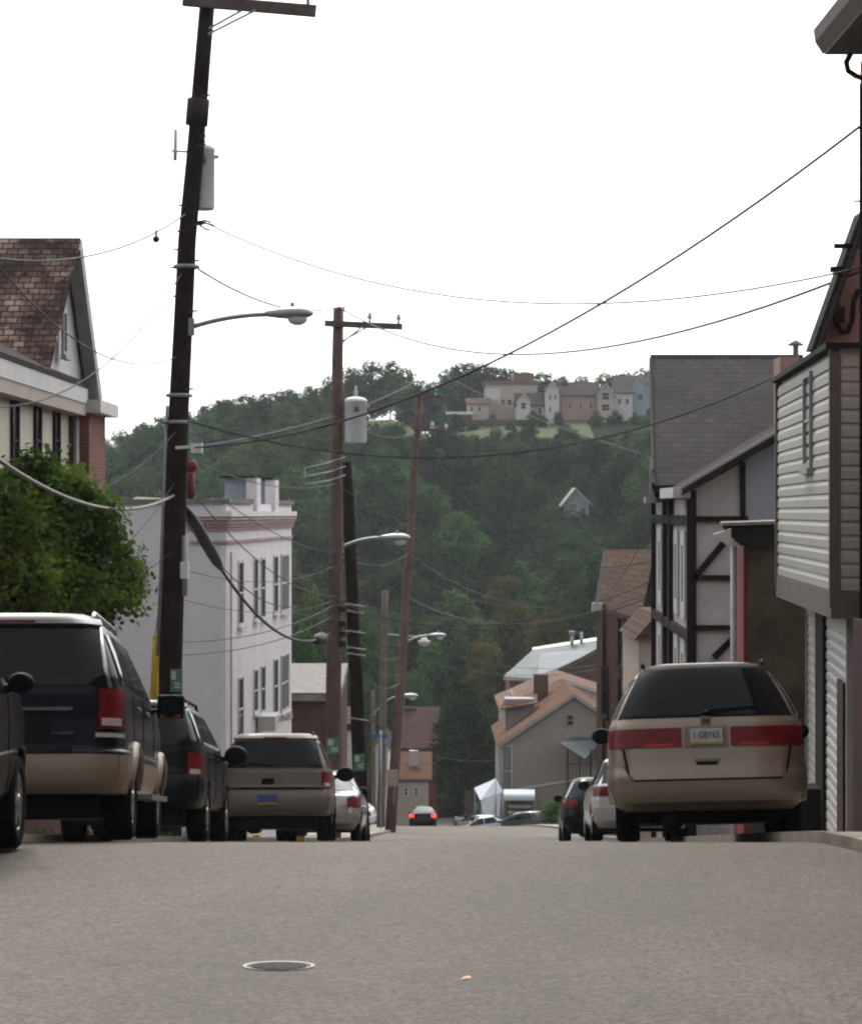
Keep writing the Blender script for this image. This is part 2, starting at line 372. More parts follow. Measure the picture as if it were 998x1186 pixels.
    def siding(s, a, b, z0, z1, n, course=.15, out=.022):
        """clapboards between plan points a and b, facing n: every course is a real overlapping board"""
        a = Vector((a[0], a[1], 0)); b = Vector((b[0], b[1], 0)); n = Vector((n[0], n[1], 0)).normalized()
        k = max(1, round((z1 - z0) / course)); c = (z1 - z0) / k; Z = Vector((0, 0, 1))
        for i in range(k):
            zb, zt = z0 + i * c, z0 + (i + 1) * c
            zm = zb + c * .58
            s.quad(a + n * out + Z * zb, b + n * out + Z * zb, b + n * out + Z * zm, a + n * out + Z * zm)
            s.quad(a + n * out + Z * zm, b + n * out + Z * zm, b + n * .004 + Z * zt, a + n * .004 + Z * zt)
            s.quad(a + Z * zb, b + Z * zb, b + n * out + Z * zb, a + n * out + Z * zb)
        return s
    def build(s, name, mats, parent=None, bevel=0, fixn=True):
        me = bpy.data.meshes.new(name)
        off = Vector((0, 0, 0))
        if parent is not None and not parent.get('_local'):
            q = parent
            while q is not None: off += Vector(q.location); q = q.parent
        me.from_pydata([tuple(Vector(p) - off) for p in s.v], [], s.f)
        if not isinstance(mats, (list, tuple)): mats = [mats]
        for m in mats: me.materials.append(M[m] if isinstance(m, str) else m)
        for p, mi, sm in zip(me.polygons, s.mi, s.sm): p.material_index = mi; p.use_smooth = sm
        if fixn:
            bm = bmesh.new(); bm.from_mesh(me); bmesh.ops.recalc_face_normals(bm, faces=bm.faces); bm.to_mesh(me); bm.free()
        me.validate(); me.update()
        o = bpy.data.objects.new(name, me); COL.objects.link(o)
        if parent is not None:
            o.parent = parent
            if parent.get('_local'): o['_local'] = 1
        if bevel:
            md = o.modifiers.new('edge', 'BEVEL'); md.width = bevel; md.segments = 2; md.limit_method = 'ANGLE'
        return o
def tag(o, label, cat, group=None, kind=None):
    o['label'] = label; o['category'] = cat
    if group: o['group'] = group
    if kind: o['kind'] = kind
    return o
def empty(name, label, cat, loc=(0, 0, 0), rot=(0, 0, 0), group=None, local=False):
    o = bpy.data.objects.new(name, None); COL.objects.link(o); o.location = loc; o.rotation_euler = rot
    o.empty_display_size = .3
    if local: o['_local'] = 1
    return tag(o, label, cat, group)
def window(parent, c, u, n, w, h, frame='white_trim', glass='glass', ft=.07, mull=1, sill=True, depth=.05, vert=0):
    """a window on a wall: c = centre on the wall, u = horizontal direction, n = outward normal"""
    c = Vector(c); u = Vector(u).normalized(); n = Vector(n).normalized(); Z = Vector((0, 0, 1))
    f = MB()
    def bar(a0, a1, b0, b1, d0=0, d1=depth):
        f.hexa([c + u * a0 + Z * b0 + n * d0, c + u * a1 + Z * b0 + n * d0, c + u * a1 + Z * b0 + n * d1, c + u * a0 + Z * b0 + n * d1,
                c + u * a0 + Z * b1 + n * d0, c + u * a1 + Z * b1 + n * d0, c + u * a1 + Z * b1 + n * d1, c + u * a0 + Z * b1 + n * d1])
    bar(-w / 2, -w / 2 + ft, -h / 2, h / 2); bar(w / 2 - ft, w / 2, -h / 2, h / 2)
    bar(-w / 2 + ft, w / 2 - ft, h / 2 - ft, h / 2); bar(-w / 2 + ft, w / 2 - ft, -h / 2, -h / 2 + ft)
    for i in range(mull):
        zz = -h / 2 + h * (i + 1) / (mull + 1); bar(-w / 2 + ft, w / 2 - ft, zz - ft * .35, zz + ft * .35, 0, depth * .7)
    for i in range(vert):
        xx = -w / 2 + w * (i + 1) / (vert + 1); bar(xx - ft * .35, xx + ft * .35, -h / 2 + ft, h / 2 - ft, 0, depth * .62)
    fo = f.build('window', frame, parent)
    g = MB(); e = .006
    g.quad(c + u * (-w / 2 + ft * .5) + Z * (-h / 2 + ft * .5) + n * e, c + u * (w / 2 - ft * .5) + Z * (-h / 2 + ft * .5) + n * e,
           c + u * (w / 2 - ft * .5) + Z * (h / 2 - ft * .5) + n * e, c + u * (-w / 2 + ft * .5) + Z * (h / 2 - ft * .5) + n * e)
    g.build('pane', glass, fo, fixn=False)
    if sill:
        sb = MB(); c2 = c
        for_ = [(-w / 2 - .06, w / 2 + .06)]
        a0, a1 = for_[0]
        sb.hexa([c2 + u * a0 + Z * (-h / 2 - .08), c2 + u * a1 + Z * (-h / 2 - .08), c2 + u * a1 + Z * (-h / 2 - .08) + n * .1, c2 + u * a0 + Z * (-h / 2 - .08) + n * .1,
                 c2 + u * a0 + Z * (-h / 2 - .003), c2 + u * a1 + Z * (-h / 2 - .003), c2 + u * a1 + Z * (-h / 2 - .003) + n * .1, c2 + u * a0 + Z * (-h / 2 - .003) + n * .1])
        sb.build('sill', frame, fo)
    return fo

# ================================================================== SETTING
def struct(o): o['kind'] = 'structure'; return o
def grid_sheet(name, xs, ys, zf, m, smoothf=True):
    b = MB(); b.smooth = smoothf
    vs = [(x, y, zf(x, y)) for y in ys for x in xs]; nx = len(xs)
    b.add(vs, [(j * nx + i, j * nx + i + 1, (j + 1) * nx + i + 1, (j + 1) * nx + i) for j in range(len(ys) - 1) for i in range(nx - 1)])
    return b.build(name, m)
xs = [-400, -300, -200, -150, -120] + [-100 + 5 * i for i in range(41)] + [120, 150, 200, 300, 400]
ys = [-180, -130, -100, -80, -60, -40, -25, -12] + [1.5 * i for i in range(0, 54)] + [82 + 4 * i for i in range(0, 86)] + [440, 500, 560]
struct(grid_sheet('ground', xs, ys, ground_z, ['forest_floor']))
KL = [(-60, -5.3), (0, -5.1), (20, -4.95), (31, -4.75), (39, -3.95), (52, -3.6), (57, -2.75), (64, -2.05), (90, -1.5), (130, -1.9), (150, -2.2), (190, -2.6)]
KR = [(-60, 4.9), (0, 4.6), (15, 3.7), (18.4, 3.38), (20.5, 3.28), (24, 3.4), (30, 3.7), (42, 4.45), (50, 4.7), (60, 4.75), (75, 5.0), (110, 5.8), (128, 5.4), (140, 4.2), (150, 2.6), (172, 2.4), (190, 1.4)]
def strip(name, left, right, y0, y1, dz, m, step=1.0, nx=6, side=True):
    ys = []; y = y0
    while y < y1 - 1e-6: ys.append(y); y += step
    ys.append(y1)
    b = MB(); b.smooth = True
    vs = []
    for y in ys:
        a, c = left(y), right(y)
        for i in range(nx + 1): vs.append((a + (c - a) * i / nx, y, road_z(y) + dz))
    n = nx + 1
    b.add(vs, [(j * n + i, j * n + i + 1, (j + 1) * n + i + 1, (j + 1) * n + i) for j in range(len(ys) - 1) for i in range(nx)])
    if side:
        b.smooth = False
        for fn in (left, right):
            for y, y2 in zip(ys, ys[1:]):
                b.quad((fn(y), y, road_z(y) + dz), (fn(y2), y2, road_z(y2) + dz), (fn(y2), y2, road_z(y2) - .1), (fn(y), y, road_z(y) - .1))
    return b.build(name, m)
kl = lambda y: lerp_tab(KL, y); kr = lambda y: lerp_tab(KR, y)
struct(strip('road', lambda y: kl(y) - .05, lambda y: kr(y) + .05, -60, 186, 0, 'asphalt', 1.0, 8, side=False))
struct(strip('cross_road', lambda y: -70, lambda y: 70, 184, 193, .006, 'asphalt', 1.5, 40, side=False))
struct(strip('side_street', lambda y: 1.2, lambda y: 70, 138, 155, .008, 'asphalt', 1.0, 30, side=False))
struct(strip('kerb', lambda y: kl(y) - .16, kl, -60, 183, .10, 'kerb', 1.0, 1))
struct(strip('kerb', kr, lambda y: kr(y) + .16, -60, 137.9, .10, 'kerb', 1.0, 1))
struct(strip('pavement', lambda y: kl(y) - 3.2, lambda y: kl(y) - .163, -60, 183, .095, 'concrete', 1.0, 3))
struct(strip('pavement', lambda y: kr(y) + .163, lambda y: kr(y) + 3.0, -60, 137.9, .095, 'concrete', 1.0, 3))
yk = strip('kerb_paint', lambda y: kl(y) - .165, lambda y: kl(y) + .006, 90, 97, .106, 'yellow', 1.0, 1); struct(yk)
# manhole
mh = PG(323, 11.68, 0.0)
t = empty('manhole_cover', 'small round iron cover with a pale worn rim in the middle of the asphalt', 'manhole cover', mh)
t.rotation_euler = (-math.atan(.063), 0, 0); t['_local'] = 1
b = MB(); b.lathe([(.158, -.02), (.158, .004), (.178, .006), (.178, -.02)], seg=40, smooth=False); b.build('rim', 'iron_rim', t)
b = MB(); b.lathe([(.155, -.02), (.155, .001), (.0, .001)], seg=40, smooth=False)
for i in range(-4, 5):
    w = math.sqrt(max(0, .135 ** 2 - (i * .03) ** 2))
    if w > .02: b.box((0, i * .03, .003), (2 * w, .012, .006))
b.build('lid', 'iron', t)
# litter leaf on the road
p = PG(540, 11.2, .006)
b = MB(); b.add([p + Vector(v) for v in ((-.025, -.015, 0), (.0, -.02, .006), (.028, .0, .004), (.01, .018, .01), (-.015, .012, .004))], [(0, 1, 2, 3, 4)])
tag(b.build('fallen_leaf', 'amber', fixn=False), 'small orange fallen leaf lying on the asphalt right of the iron cover', 'leaf')
# grass slope near the hilltop
gx = [-12 + 2 * i for i in range(19)]; gy = [349 + 1.9 * i for i in range(11)]
o = grid_sheet('grass', gx, gy, lambda x, y: ground_z(x, y) + .12, 'meadow'); o['kind'] = 'stuff'

# ================================================================== BUILDINGS
Zv = Vector((0, 0, 1))
def wallbox(b, x0, x1, y0, y1, z0, z1): return b.box(((x0 + x1) / 2, (y0 + y1) / 2, (z0 + z1) / 2), (x1 - x0, y1 - y0, z1 - z0))

# ---- nearest house on the right: only its eave and wall corner enter the frame
t = empty('brick_house', 'dark house at the right edge of the photo, only its eave and wall corner showing', 'house', (6.0, 20, road_z(20)))
b = MB(); xw = PX(995.5, 28.2); wallbox(b, xw, 9, 12, 28.2, road_z(12) - 4, PZ(72, 28.2)); b.build('wall', 'brick_dusky', t)
b = MB(); e = PX(956, 28.3); zt = PZ(50, 28.3)
b.hexa([(e, 10, zt - .12), (9.4, 10, zt - .12), (9.4, 28.4, zt - .12), (e, 28.4, zt - .12), (e, 10, zt + .06), (9.4, 10, zt + .06), (9.4, 28.4, zt + .06), (e, 28.4, zt + .06)])
b.build('soffit', 'trim_brown', t)
b = MB(); b.hexa([(e - .10, 10, zt + .05), (e - .002, 10, zt - .1), (e - .002, 28.5, zt - .1), (e - .10, 28.5, zt + .05), (e - .12, 10, zt + .2), (e - .002, 10, zt + .2), (e - .002, 28.5, zt + .2), (e - .12, 28.5, zt + .2)])
b.build('gutter', 'trim_brown', t)
b = MB(); b.slab([(e - .03, 10, zt + .21), (9, 10, zt + 4.2), (9, 28.5, zt + 4.2), (e - .03, 28.5, zt + .21)], (0, 0, .1)); b.build('roof', 'roof_dark', t)
b = MB(); c0 = Vector((PX(981, 28.1), 27.9, PZ(66, 28.1)))
b.tube([c0, c0 + Vector((-.05, 0, -.1)), c0 + Vector((-.03, 0, -.2)), c0 + Vector((.06, 0, -.26)), c0 + Vector((.16, 0, -.3)), Vector((xw - .03, 27.9, PZ(98, 27.9))), Vector((xw - .03, 27.9, PZ(130, 27.9))), Vector((xw - .03, 27.9, road_z(27.9) + .2))], .035, 8)
b.build('downspout', 'dark_trim', t)
b = MB(); wallbox(b, PX(987, 28), xw - .002, 14, 28.0, road_z(14) - 3, PZ(716, 28)); b.build('shopfront', 'paint_maroon', t)
b = MB(); b.beam((xw - .12, 28.0, PZ(233, 28.0)), (xw, 28.0, PZ(233, 28.0)), .02, .02); b.build('wire_hook', 'dark_trim', t)

# ---- mansard brick house with the sided bay
YB0, YB1 = 29.0, 36.6
na = Vector((PX(966, YB0), YB0, 0)); nb = Vector((PX(902, YB1), YB1, 0))
d = (nb - na).normalized(); nl = Vector((-d.y, d.x, 0))   # street normal (to the left)
if nl.x > 0: nl = -nl
t = empty('bay_house', 'brick house with overhanging clapboard bay beside the tan minivan', 'house', (na.x + 1, 32, road_z(32)))
zb_ = PZ(703, YB0); zt_ = PZ(404, YB0)
inr = -nl
b = MB(); c = [na, nb, nb + inr * 5, na + inr * 5]
b.hexa([Vector((q.x, q.y, zb_ + .02)) + (inr * .02 if i in (0, 1) else Vector()) for i, q in enumerate(c)] + [Vector((q.x, q.y, zt_)) + (inr * .02 if i in (0, 1) else Vector()) for i, q in enumerate(c)])
b.siding(na + d * .06, nb - d * .06, zb_ + .2, zt_ - .05, nl, .17, .035)
near_n = -d
b.siding(na + inr * 5, na + inr * .08, zb_ + .2, zt_ - .05, near_n, .17, .035)
bay = b.build('bay', 'siding_tan', t)
b = MB()
for q in (na, nb - d * .05):
    b.box(Vector((q.x, q.y, (zb_ + zt_) / 2)) + d * .03 + nl * .005, (.12, .12, zt_ - zb_), Matrix.Rotation(math.atan2(d.y, d.x), 3, 'Z'))
q = na + inr * .12 - d * .012
b.build('corner_board', 'trim_brown', t)
b = MB(); b.hexa([na + nl * .05 - d * .05 + Zv * (zb_ - .14), nb + nl * .05 + Zv * (zb_ - .14), nb + inr * 5 + Zv * (zb_ - .14), na + inr * 5 - d * .05 + Zv * (zb_ - .14),
                 na + nl * .05 - d * .05 + Zv * (zb_ + .19), nb + nl * .05 + Zv * (zb_ + .19), nb + inr * 5 + Zv * (zb_ + .19), na + inr * 5 - d * .05 + Zv * (zb_ + .19)])
b.build('bay_base', 'trim_brown', t)
b = MB(); b.hexa([na + nl * .12 - d * .12 + Zv * (zt_), nb + nl * .12 + d * .1 + Zv * zt_, nb + inr * 5 + Zv * zt_, na + inr * 5 - d * .12 + Zv * zt_,
                 na + nl * .12 - d * .12 + Zv * (zt_ + .07), nb + nl * .12 + d * .1 + Zv * (zt_ + .07), nb + inr * 5 + Zv * (zt_ + .07), na + inr * 5 - d * .12 + Zv * (zt_ + .07)])
b.build('bay_roof', 'dark_trim', t)
wp = na + d * 2.75
window(t, Vector((wp.x, wp.y, PZ(487, wp.y))) + nl * .02, d, nl, .92, 1.28, 'grey_trim', 'glass', .07, 1, True, .06)
# mansard side wall of brick above the bay
ym = 30.6
def mw(px, py, y=ym): return P(px, py, y)
b = MB(); b.slab([mw(946, 404), mw(1030, 404), mw(1030, 215), mw(1001, 243)], (0, .3, 0)); b.build('upper_wall', 'brick_dusky', t)
b = MB()
b.slab([mw(939, 405, ym - .15), mw(948, 405, ym - .15), mw(1002, 252, ym - .15), mw(996, 245, ym - .15)], (0, .5, 0))
b.slab([mw(946, 405, ym - .25), mw(951, 405, ym - .25), mw(1004, 258, ym - .25), mw(1000, 252, ym - .25)], (0, .09, 0))
b.build('mansard_roof', 'shingle_grey', t)
b = MB(); y_ = ym - .09
b.tube([P(x, y, y_) for x, y in ((972, 310), (970, 340), (968, 360), (969, 375), (974, 385), (981, 384), (986, 372), (988, 350), (992, 338), (1003, 334))], .035, 8)
b.build('conduit', 'dark_trim', t)
for px_, py_, dm in ((971, 365, (.13, .12, .2)), (973, 312, (.26, .1, .07)), (988, 285, (.5, .06, .06))):
    b = MB(); b.box(P(px_, py_, y_ - .05), dm); b.build('service_head', 'dark_trim', t)
b = MB(); b.lathe([(.05, 0), (.05, .2), (.16, .2), (.02, .3)], c=P(921, 414, 40), seg=12); b.build('roof_vent', 'grey_trim', t)
# recessed lower wall
la = Vector((PX(986, 29.4), 29.4, 0)); lb = Vector((PX(938, 36.8), 36.8, 0)); ld = (lb - la).normalized(); ln = Vector((-ld.y, ld.x, 0))
b = MB(); zg = road_z(38) - .6
b.hexa([la - ln * .03 + Zv * zg, lb - ln * .03 + Zv * zg, lb - ln * 4 + Zv * zg, la - ln * 4 + Zv * zg, la - ln * .03 + Zv * (zb_ - .12), lb - ln * .03 + Zv * (zb_ - .12), lb - ln * 4 + Zv * (zb_ - .12), la - ln * 4 + Zv * (zb_ - .12)])
b.siding(la, lb, zg, zb_ - .13, ln, .15, .04)
b.build('lower_wall', 'siding_lower', t)
for q in (la - ld * .04, lb + ld * .04):
    b = MB(); b.beam(Vector((q.x, q.y, zg)) + ln * .025, Vector((q.x, q.y, zb_ - .14)) + ln * .025, .1, .1, ld); b.build('corner_trim', 'grey_trim', t)
def on_lower(px):  # distance along the lower wall seen at column px
    k = (px - CX) / F
    s = (k * la.y - la.x) / (ld.x - k * ld.y)
    return la + ld * s
for a_, c_, top, nm, mt in ((950.5, 959.5, 716, 'downpipe', 'dark_trim'), (976.5, 983.5, 792, 'door', 'paint_maroon')):
    p0, p1 = on_lower(c_), on_lower(a_)
    zt2 = zb_ - .15 if nm == 'downpipe' else PZ(792, p0.y)
    b = MB(); b.hexa([p0 + ln * .03 + Zv * (zg), p1 + ln * .03 + Zv * zg, p1 + ln * .09 + Zv * zg, p0 + ln * .09 + Zv * zg, p0 + ln * .03 + Zv * zt2, p1 + ln * .03 + Zv * zt2, p1 + ln * .09 + Zv * zt2, p0 + ln * .09 + Zv * zt2])
    b.build(nm, mt, t)
p0 = on_lower(955); b = MB(); b.box(p0 + ln * .28 + Zv * (road_z(p0.y) + .45), (.4, .7, .7)); b.build('planter_box', 'dark_trim', t, bevel=.02)

# ---- brown stuccoed house with red front
t = empty('stucco_house', 'brown stuccoed house with a red front and dark cornice next to the clapboard bay', 'house', (6.5, 40, road_z(40)))
y0 = 38.0; xa = PX(866, y0); zt3 = PZ(612, y0)
xq = PX(851, 42.2)
def yawbox(b, xn, xf, yn, yf, x1, z0, z1): return b.hexa([(xn, yn, z0), (x1, yn, z0), (x1, yf, z0), (xf, yf, z0), (xn, yn, z1), (x1, yn, z1), (x1, yf, z1), (xf, yf, z1)])
b = MB(); yawbox(b, xa, xq, y0, 42.2, 10, road_z(44) - 1, zt3); b.build('wall', 'stucco_brown', t)
b = MB(); b.hexa([(xa - .06, y0 + .1, road_z(44) - 1), (xa + .005, y0 + .1, road_z(44) - 1), (xq - .003, 42.2, road_z(44) - 1), (xq - .06, 42.2, road_z(44) - 1), (xa - .06, y0 + .1, zt3 - .25), (xa + .005, y0 + .1, zt3 - .25), (xq - .003, 42.2, zt3 - .25), (xq - .06, 42.2, zt3 - .25)]); b.build('front_wall', 'paint_red', t)
b = MB(); e0 = PX(842, 37.8)
b.hexa([(e0 + .22, 37.8, PZ(632, 37.8)), (10, 37.8, PZ(620, 37.8)), (10, 42.4, PZ(620, 37.8)), (e0 + .72, 42.4, PZ(632, 37.8)),
        (e0 - .06, 37.8, PZ(611, 37.8)), (10, 37.8, PZ(600, 37.8)), (10, 42.4, PZ(600, 37.8)), (e0 + .46, 42.4, PZ(611, 37.8))])
b.build('cornice', 'dark_trim', t)
b = MB(); b.slab([(e0 - .1, 37.7, PZ(609, 37.8)), (10, 37.7, PZ(597, 37.8)), (10, 42.4, PZ(597, 37.8)), (e0 + .44, 42.4, PZ(609, 37.8))], (0, 0, .05)); b.build('roof', 'stone_cap', t)
b = MB(); b.tube([(xa - .12, y0 + .9, zt3 - .3), (xa - .12, y0 + .9, road_z(40))], .05, 8); b.build('downspout', 'white_trim', t)
b = MB(); b.slab([P(826, 619, 37.6), P(846, 612, 37.6), P(846, 630, 37.6), P(842, 632, 37.6)], (0, .12, 0)); b.build('cornice_end', 'white_trim', t)

# ---- half timbered house
yt = 46.0; xt = PX(802, yt)
t = empty('tudor_house', 'half timbered white house with dark beams and a big grey shingle roof', 'house', (xt + 3, yt + 5, road_z(yt + 5)))
zgt = road_z(62) - .5
FD = (Vector((PX(761, 57.5), 57.4, 0)) - Vector((xt, yt, 0))).normalized()
b = MB(); b.slab([Vector((xt, yt, zgt)), Vector((PX(960, yt), yt, zgt)), P(960, 478, yt), P(802, 568, yt)], tuple(FD * 11.3)); b.build('wall', 'stucco_white', t)
b = MB(); b.slab([P(863, 612, yt - .025), P(902, 612, yt - .025), P(902, 511, yt - .025), P(863, 531, yt - .025)], (0, .02, 0)); b.build('siding_panel', 'siding_blue', t)
b = MB(); yb_ = yt - .05
def tb(x0, y0, x1, y1, w=.11, y=yb_): b.beam(P(x0, y0, y), P(x1, y1, y), w, .09, Vector((0, 1, 0)))
for a_ in ((802, 568, 802, 985, .13), (859.5, 535, 859.5, 612, .1), (802, 601, 866, 601, .11), (802, 669, 868, 669, .1), (802, 727, 868, 727, .1), (804, 669, 840, 626, .12), (826, 762, 866, 722, .12), (804, 790, 868, 790, .1), (862, 613, 902, 613, .08)): tb(*a_)
b.build('timber_frame', 'timber', t)
# street front
xf0, xf1, yf1 = xt, PX(758, 57.5), 57.4
fd = (Vector((xf1, yf1, 0)) - Vector((xf0, yt, 0))).normalized(); fn = Vector((-fd.y, fd.x, 0)); f0 = Vector((xf0, yt, 0)); FL = (Vector((xf1, yf1, 0)) - f0).length
b = MB(); b.hexa([f0 + Zv * zgt, f0 + fd * FL + Zv * zgt, f0 + fd * FL - fn * 3 + Zv * zgt, f0 + fd * .05 - fn * 3 + Zv * zgt] + [q + Zv * (PZ(578, 50) - zgt) for q in (f0 + Zv * zgt, f0 + fd * FL + Zv * zgt, f0 + fd * FL - fn * 3 + Zv * zgt, f0 + fd * .05 - fn * 3 + Zv * zgt)])
b.build('front_wall', 'stucco_white', t)
ztf = PZ(580, 50)
b = MB()
for s, w in ((.12, .24), (5.3, .16), (7.2, .3), (11.2, .16)):
    q = f0 + fd * s + fn * .05
    b.beam(q + Zv * zgt, q + Zv * ztf, .12, w, fd)
for zz in (PZ(602, 50), PZ(727, 50)):
    b.beam(f0 + fn * .045 + Zv * zz, f0 + fd * FL + fn * .045 + Zv * zz, .1, .2)
b.build('front_beams', 'timber', t)
for s in (2.1, 4.0, 9.2):
    for pz, hh_ in ((662, 1.75), (775, 1.5)):
        q = f0 + fd * s + fn * .004
        window(t, q + Zv * PZ(pz, 50), fd, fn, 1.1, hh_, 'white_trim', 'glass_pale', .3, 0, False, .05, 0)
# lower wing roof: rake over the wall seen, eave towards the street
b = MB()
b.slab([P(790, 566, yt - .5), P(905, 497, yt - .5), P(960, 466, yt - .5), P(960, 472, yt - .5) , P(905, 505, yt - .5), P(790, 574, yt - .5)], tuple(FD * 11)); b.build('wing_roof', 'roof_dark', t)
b = MB(); b.slab([P(788, 563, yt - .56), P(905, 495, yt - .56), P(905, 498.5, yt - .56), P(788, 567, yt - .56)], (0, .05, 0)); b.build('rake_board', 'grey_trim', t)
b = MB(); b.box(P(781, 571, yt + 1) , (.34, 2.6, .2)); b.build('eave_return', 'white_trim', t)
# main roof behind, its slope to the camera
b = MB()
A, B_, C_, D_ = P(757, 562, 50.5), P(930, 562, 50.5), P(930, 416, 56.5), P(753, 416, 56.5)
b.slab([A, B_, C_, D_], (0, .2, -.15)); b.slab([C_, D_, D_ + Vector((.7, 5.5, -3)), C_ + Vector((.7, 5.5, -3))], (0, .1, .12))
mr = b.build('main_roof', 'shingle_grey', t)
b = MB(); b.slab([P(758.5, 560, 51), P(755, 423, 56.4), Vector((PX(762, 62), 62, PZ(562, 51)))], (.5, 0, 0)); b.build('gable_wall', 'stucco_beige', t)
b = MB(); b.beam(P(756, 563, 50.4), P(752.3, 417, 56.4), .05, .14); b.build('barge_board', 'dark_trim', t)
b = MB(); b.beam(P(754.5, 528, 51.0), P(754.5, 575, 51.0), .08, .1); b.box(P(752, 579, 51.2), (.22, .5, .13)); b.build('eave_board', 'grey_trim', t)
b = MB(); wallbox(b, PX(903, 52), PX(925, 52), 52, 53, PZ(500, 52), PZ(413, 52)); b.build('chimney', 'brick_dusky', t)
b = MB(); b.slab([P(757.5, 562, 51), P(790, 568, 51), P(790, 583, 51), P(758, 576, 51)], tuple(FD * 6)); b.build('soffit', 'dark_trim', t)

# ---- small cream house beyond
t = empty('cream_house', 'narrow cream house end with a small sloping roof between brown brick house and beams', 'house', (PX(746, 61), 62, road_z(62)))
b = MB(); wallbox(b, PX(739, 61), PX(800, 61), 61, 66, road_z(66) - 1, PZ(738, 61)); b.build('wall', 'cream', t)
b = MB(); b.slab([P(734, 741, 60.8), P(760, 712, 60.8), P(800, 712, 60.8), P(800, 741, 60.8)], (0, 5, 0)); b.build('roof', 'shingle_brown', t)

# ---- brown brick house
t = empty('brown_brick_house', 'brown brick house with brown shingle roof below the big grey roof', 'house', (PX(720, 71), 72, road_z(72)))
EL, ER, RL, RR = P(692, 705, 72), P(741, 722, 66.5), P(702, 641, 76), P(757.5, 641, 70.5)
b = MB(); b.slab([EL, ER, RR, RL], (0, .12, .12)); b.slab([RL, RR, RR + (RR - ER) * .9 * 1 + Vector((0, 2, -4.2)), RL + Vector((2, 4, -2.8))], (0, .05, .1)); b.build('roof', 'shingle_brown', t)
zz = road_z(80) - 1
w0, w1 = P(690.5, 705, 72.1), P(740, 721, 66.7)
b = MB(); b.add([Vector((w0.x, w0.y, zz)), Vector((w1.x, w1.y, zz)), w1, w0, Vector((w0.x + 1.4, w0.y + 5, zz)), Vector((w1.x + 1.4, w1.y + 5, zz)), Vector((w1.x + 1.4, w1.y + 5, w1.z)), Vector((w0.x + 1.4, w0.y + 5, w0.z))],
     [(0, 1, 2, 3), (4, 0, 3, 7), (5, 4, 7, 6), (1, 5, 6, 2), (3, 2, 6, 7)]); b.build('wall', 'brick_brown', t)
wd = (w1 - w0); wd.z = 0; wd.normalize(); wn_ = Vector((wd.y, -wd.x, 0))
for f_, pz, w_, h_ in ((.62, 744, .8, 1.5), (.22, 800, .8, 1.5), (.62, 815, .8, 1.5)):
    q = w0.lerp(w1, f_); window(t, Vector((q.x, q.y, PZ(pz, q.y))) + wn_ * .003, wd, wn_, w_, h_, 'dark_trim', 'glass')
b = MB(); b.tube([P(699, 700, 71), Vector((PX(699, 71), 71, zz))], .06, 8); b.build('downspout', 'dark_trim', t)
b = MB(); b.beam(EL + Vector((-.05, -.03, -.02)), RL + Vector((-.05, 0, .02)), .1, .16); b.build('barge_board', 'dark_trim', t)
b = MB(); b.box(P(691, 703, 71.6), (.3, .3, .25)); b.build('eave_end', 'white_trim', t)

# ---- white brick corner building on the left
c0 = Vector((PX(262, 60), 60, 0)); fdw = Vector((.0695, 1, 0)).normalized(); fnw = Vector((fdw.y, -fdw.x, 0)); L_ = 12.9
t = empty('white_building', 'two storey white painted brick building with pink banding behind the tall dark pole', 'building', (c0.x - 3, 64, road_z(64)))
zg = road_z(76) - 1; ztop = PZ(590, 60); zcap = PZ(583, 60)
lv = -fnw; W_ = 9.5
b = MB(); c1 = c0 + fdw * L_
b.hexa([q + Zv * zg for q in (c0 + fnw * -.02, c1 - fnw * .02, c1 + lv * W_, c0 + lv * W_)] + [q + Zv * zcap for q in (c0 + fnw * -.02, c1 - fnw * .02, c1 + lv * W_, c0 + lv * W_)])
b.build('wall', 'wb_side', t)
b = MB(); b.hexa([q + Zv * zg for q in (c0 - fdw * .03 + lv * .25, c1, c1 + lv * .05, c0 - fdw * .03 + lv * .25)][:0] or [c0 - fdw * .01 + lv * .12 + Zv * zg, c0 - fdw * .01 + Zv * zg, c1 + Zv * zg, c1 + lv * .12 + Zv * zg, c0 - fdw * .01 + lv * .12 + Zv * (zcap - .02), c0 - fdw * .01 + Zv * (zcap - .02), c1 + Zv * (zcap - .02), c1 + lv * .12 + Zv * (zcap - .02)])
b.build('front_wall', 'wb_front', t)
b = MB()
def band(zA, zB, out, back=.9):
    b.hexa([q + Zv * zA for q in (c0 - fdw * out + lv * back, c0 - fdw * out + fnw * out, c1 + fnw * out, c1 + lv * back)] + [q + Zv * zB for q in (c0 - fdw * out + lv * back, c0 - fdw * out + fnw * out, c1 + fnw * out, c1 + lv * back)])
for k in range(4): band(PZ(614.5 - k * 4, 60), PZ(611.5 - k * 4, 60), .06 + .03 * k, 1.0)
for k in range(3): band(PZ(611.5 - k * 4, 60), PZ(610.5 - k * 4, 60), .035 + .03 * k, 1.0)
band(PZ(630, 60), PZ(626, 60), .05, .9)
b.build('corbel_band', 'wb_pink', t)
b = MB(); band(PZ(598.4, 60), PZ(592, 60), .17, 1.0); b.build('cornice', 'wb_front', t)
b = MB()
rr = random.Random(3)
for k in range(12):
    s0 = k * W_ / 12; b.hexa([q + Zv * (zcap) for q in (c0 + lv * s0 - fdw * .08, c0 + lv * (s0 + W_ / 12 - .01) - fdw * .08, c0 + lv * (s0 + W_ / 12 - .01) + fdw * .3, c0 + lv * s0 + fdw * .3)] + [q + Zv * (zcap + .09 + rr.random() * .08) for q in (c0 + lv * s0 - fdw * .08, c0 + lv * (s0 + W_ / 12 - .01) - fdw * .08, c0 + lv * (s0 + W_ / 12 - .01) + fdw * .3, c0 + lv * s0 + fdw * .3)])
b.build('side_coping', 'stone_cap', t)
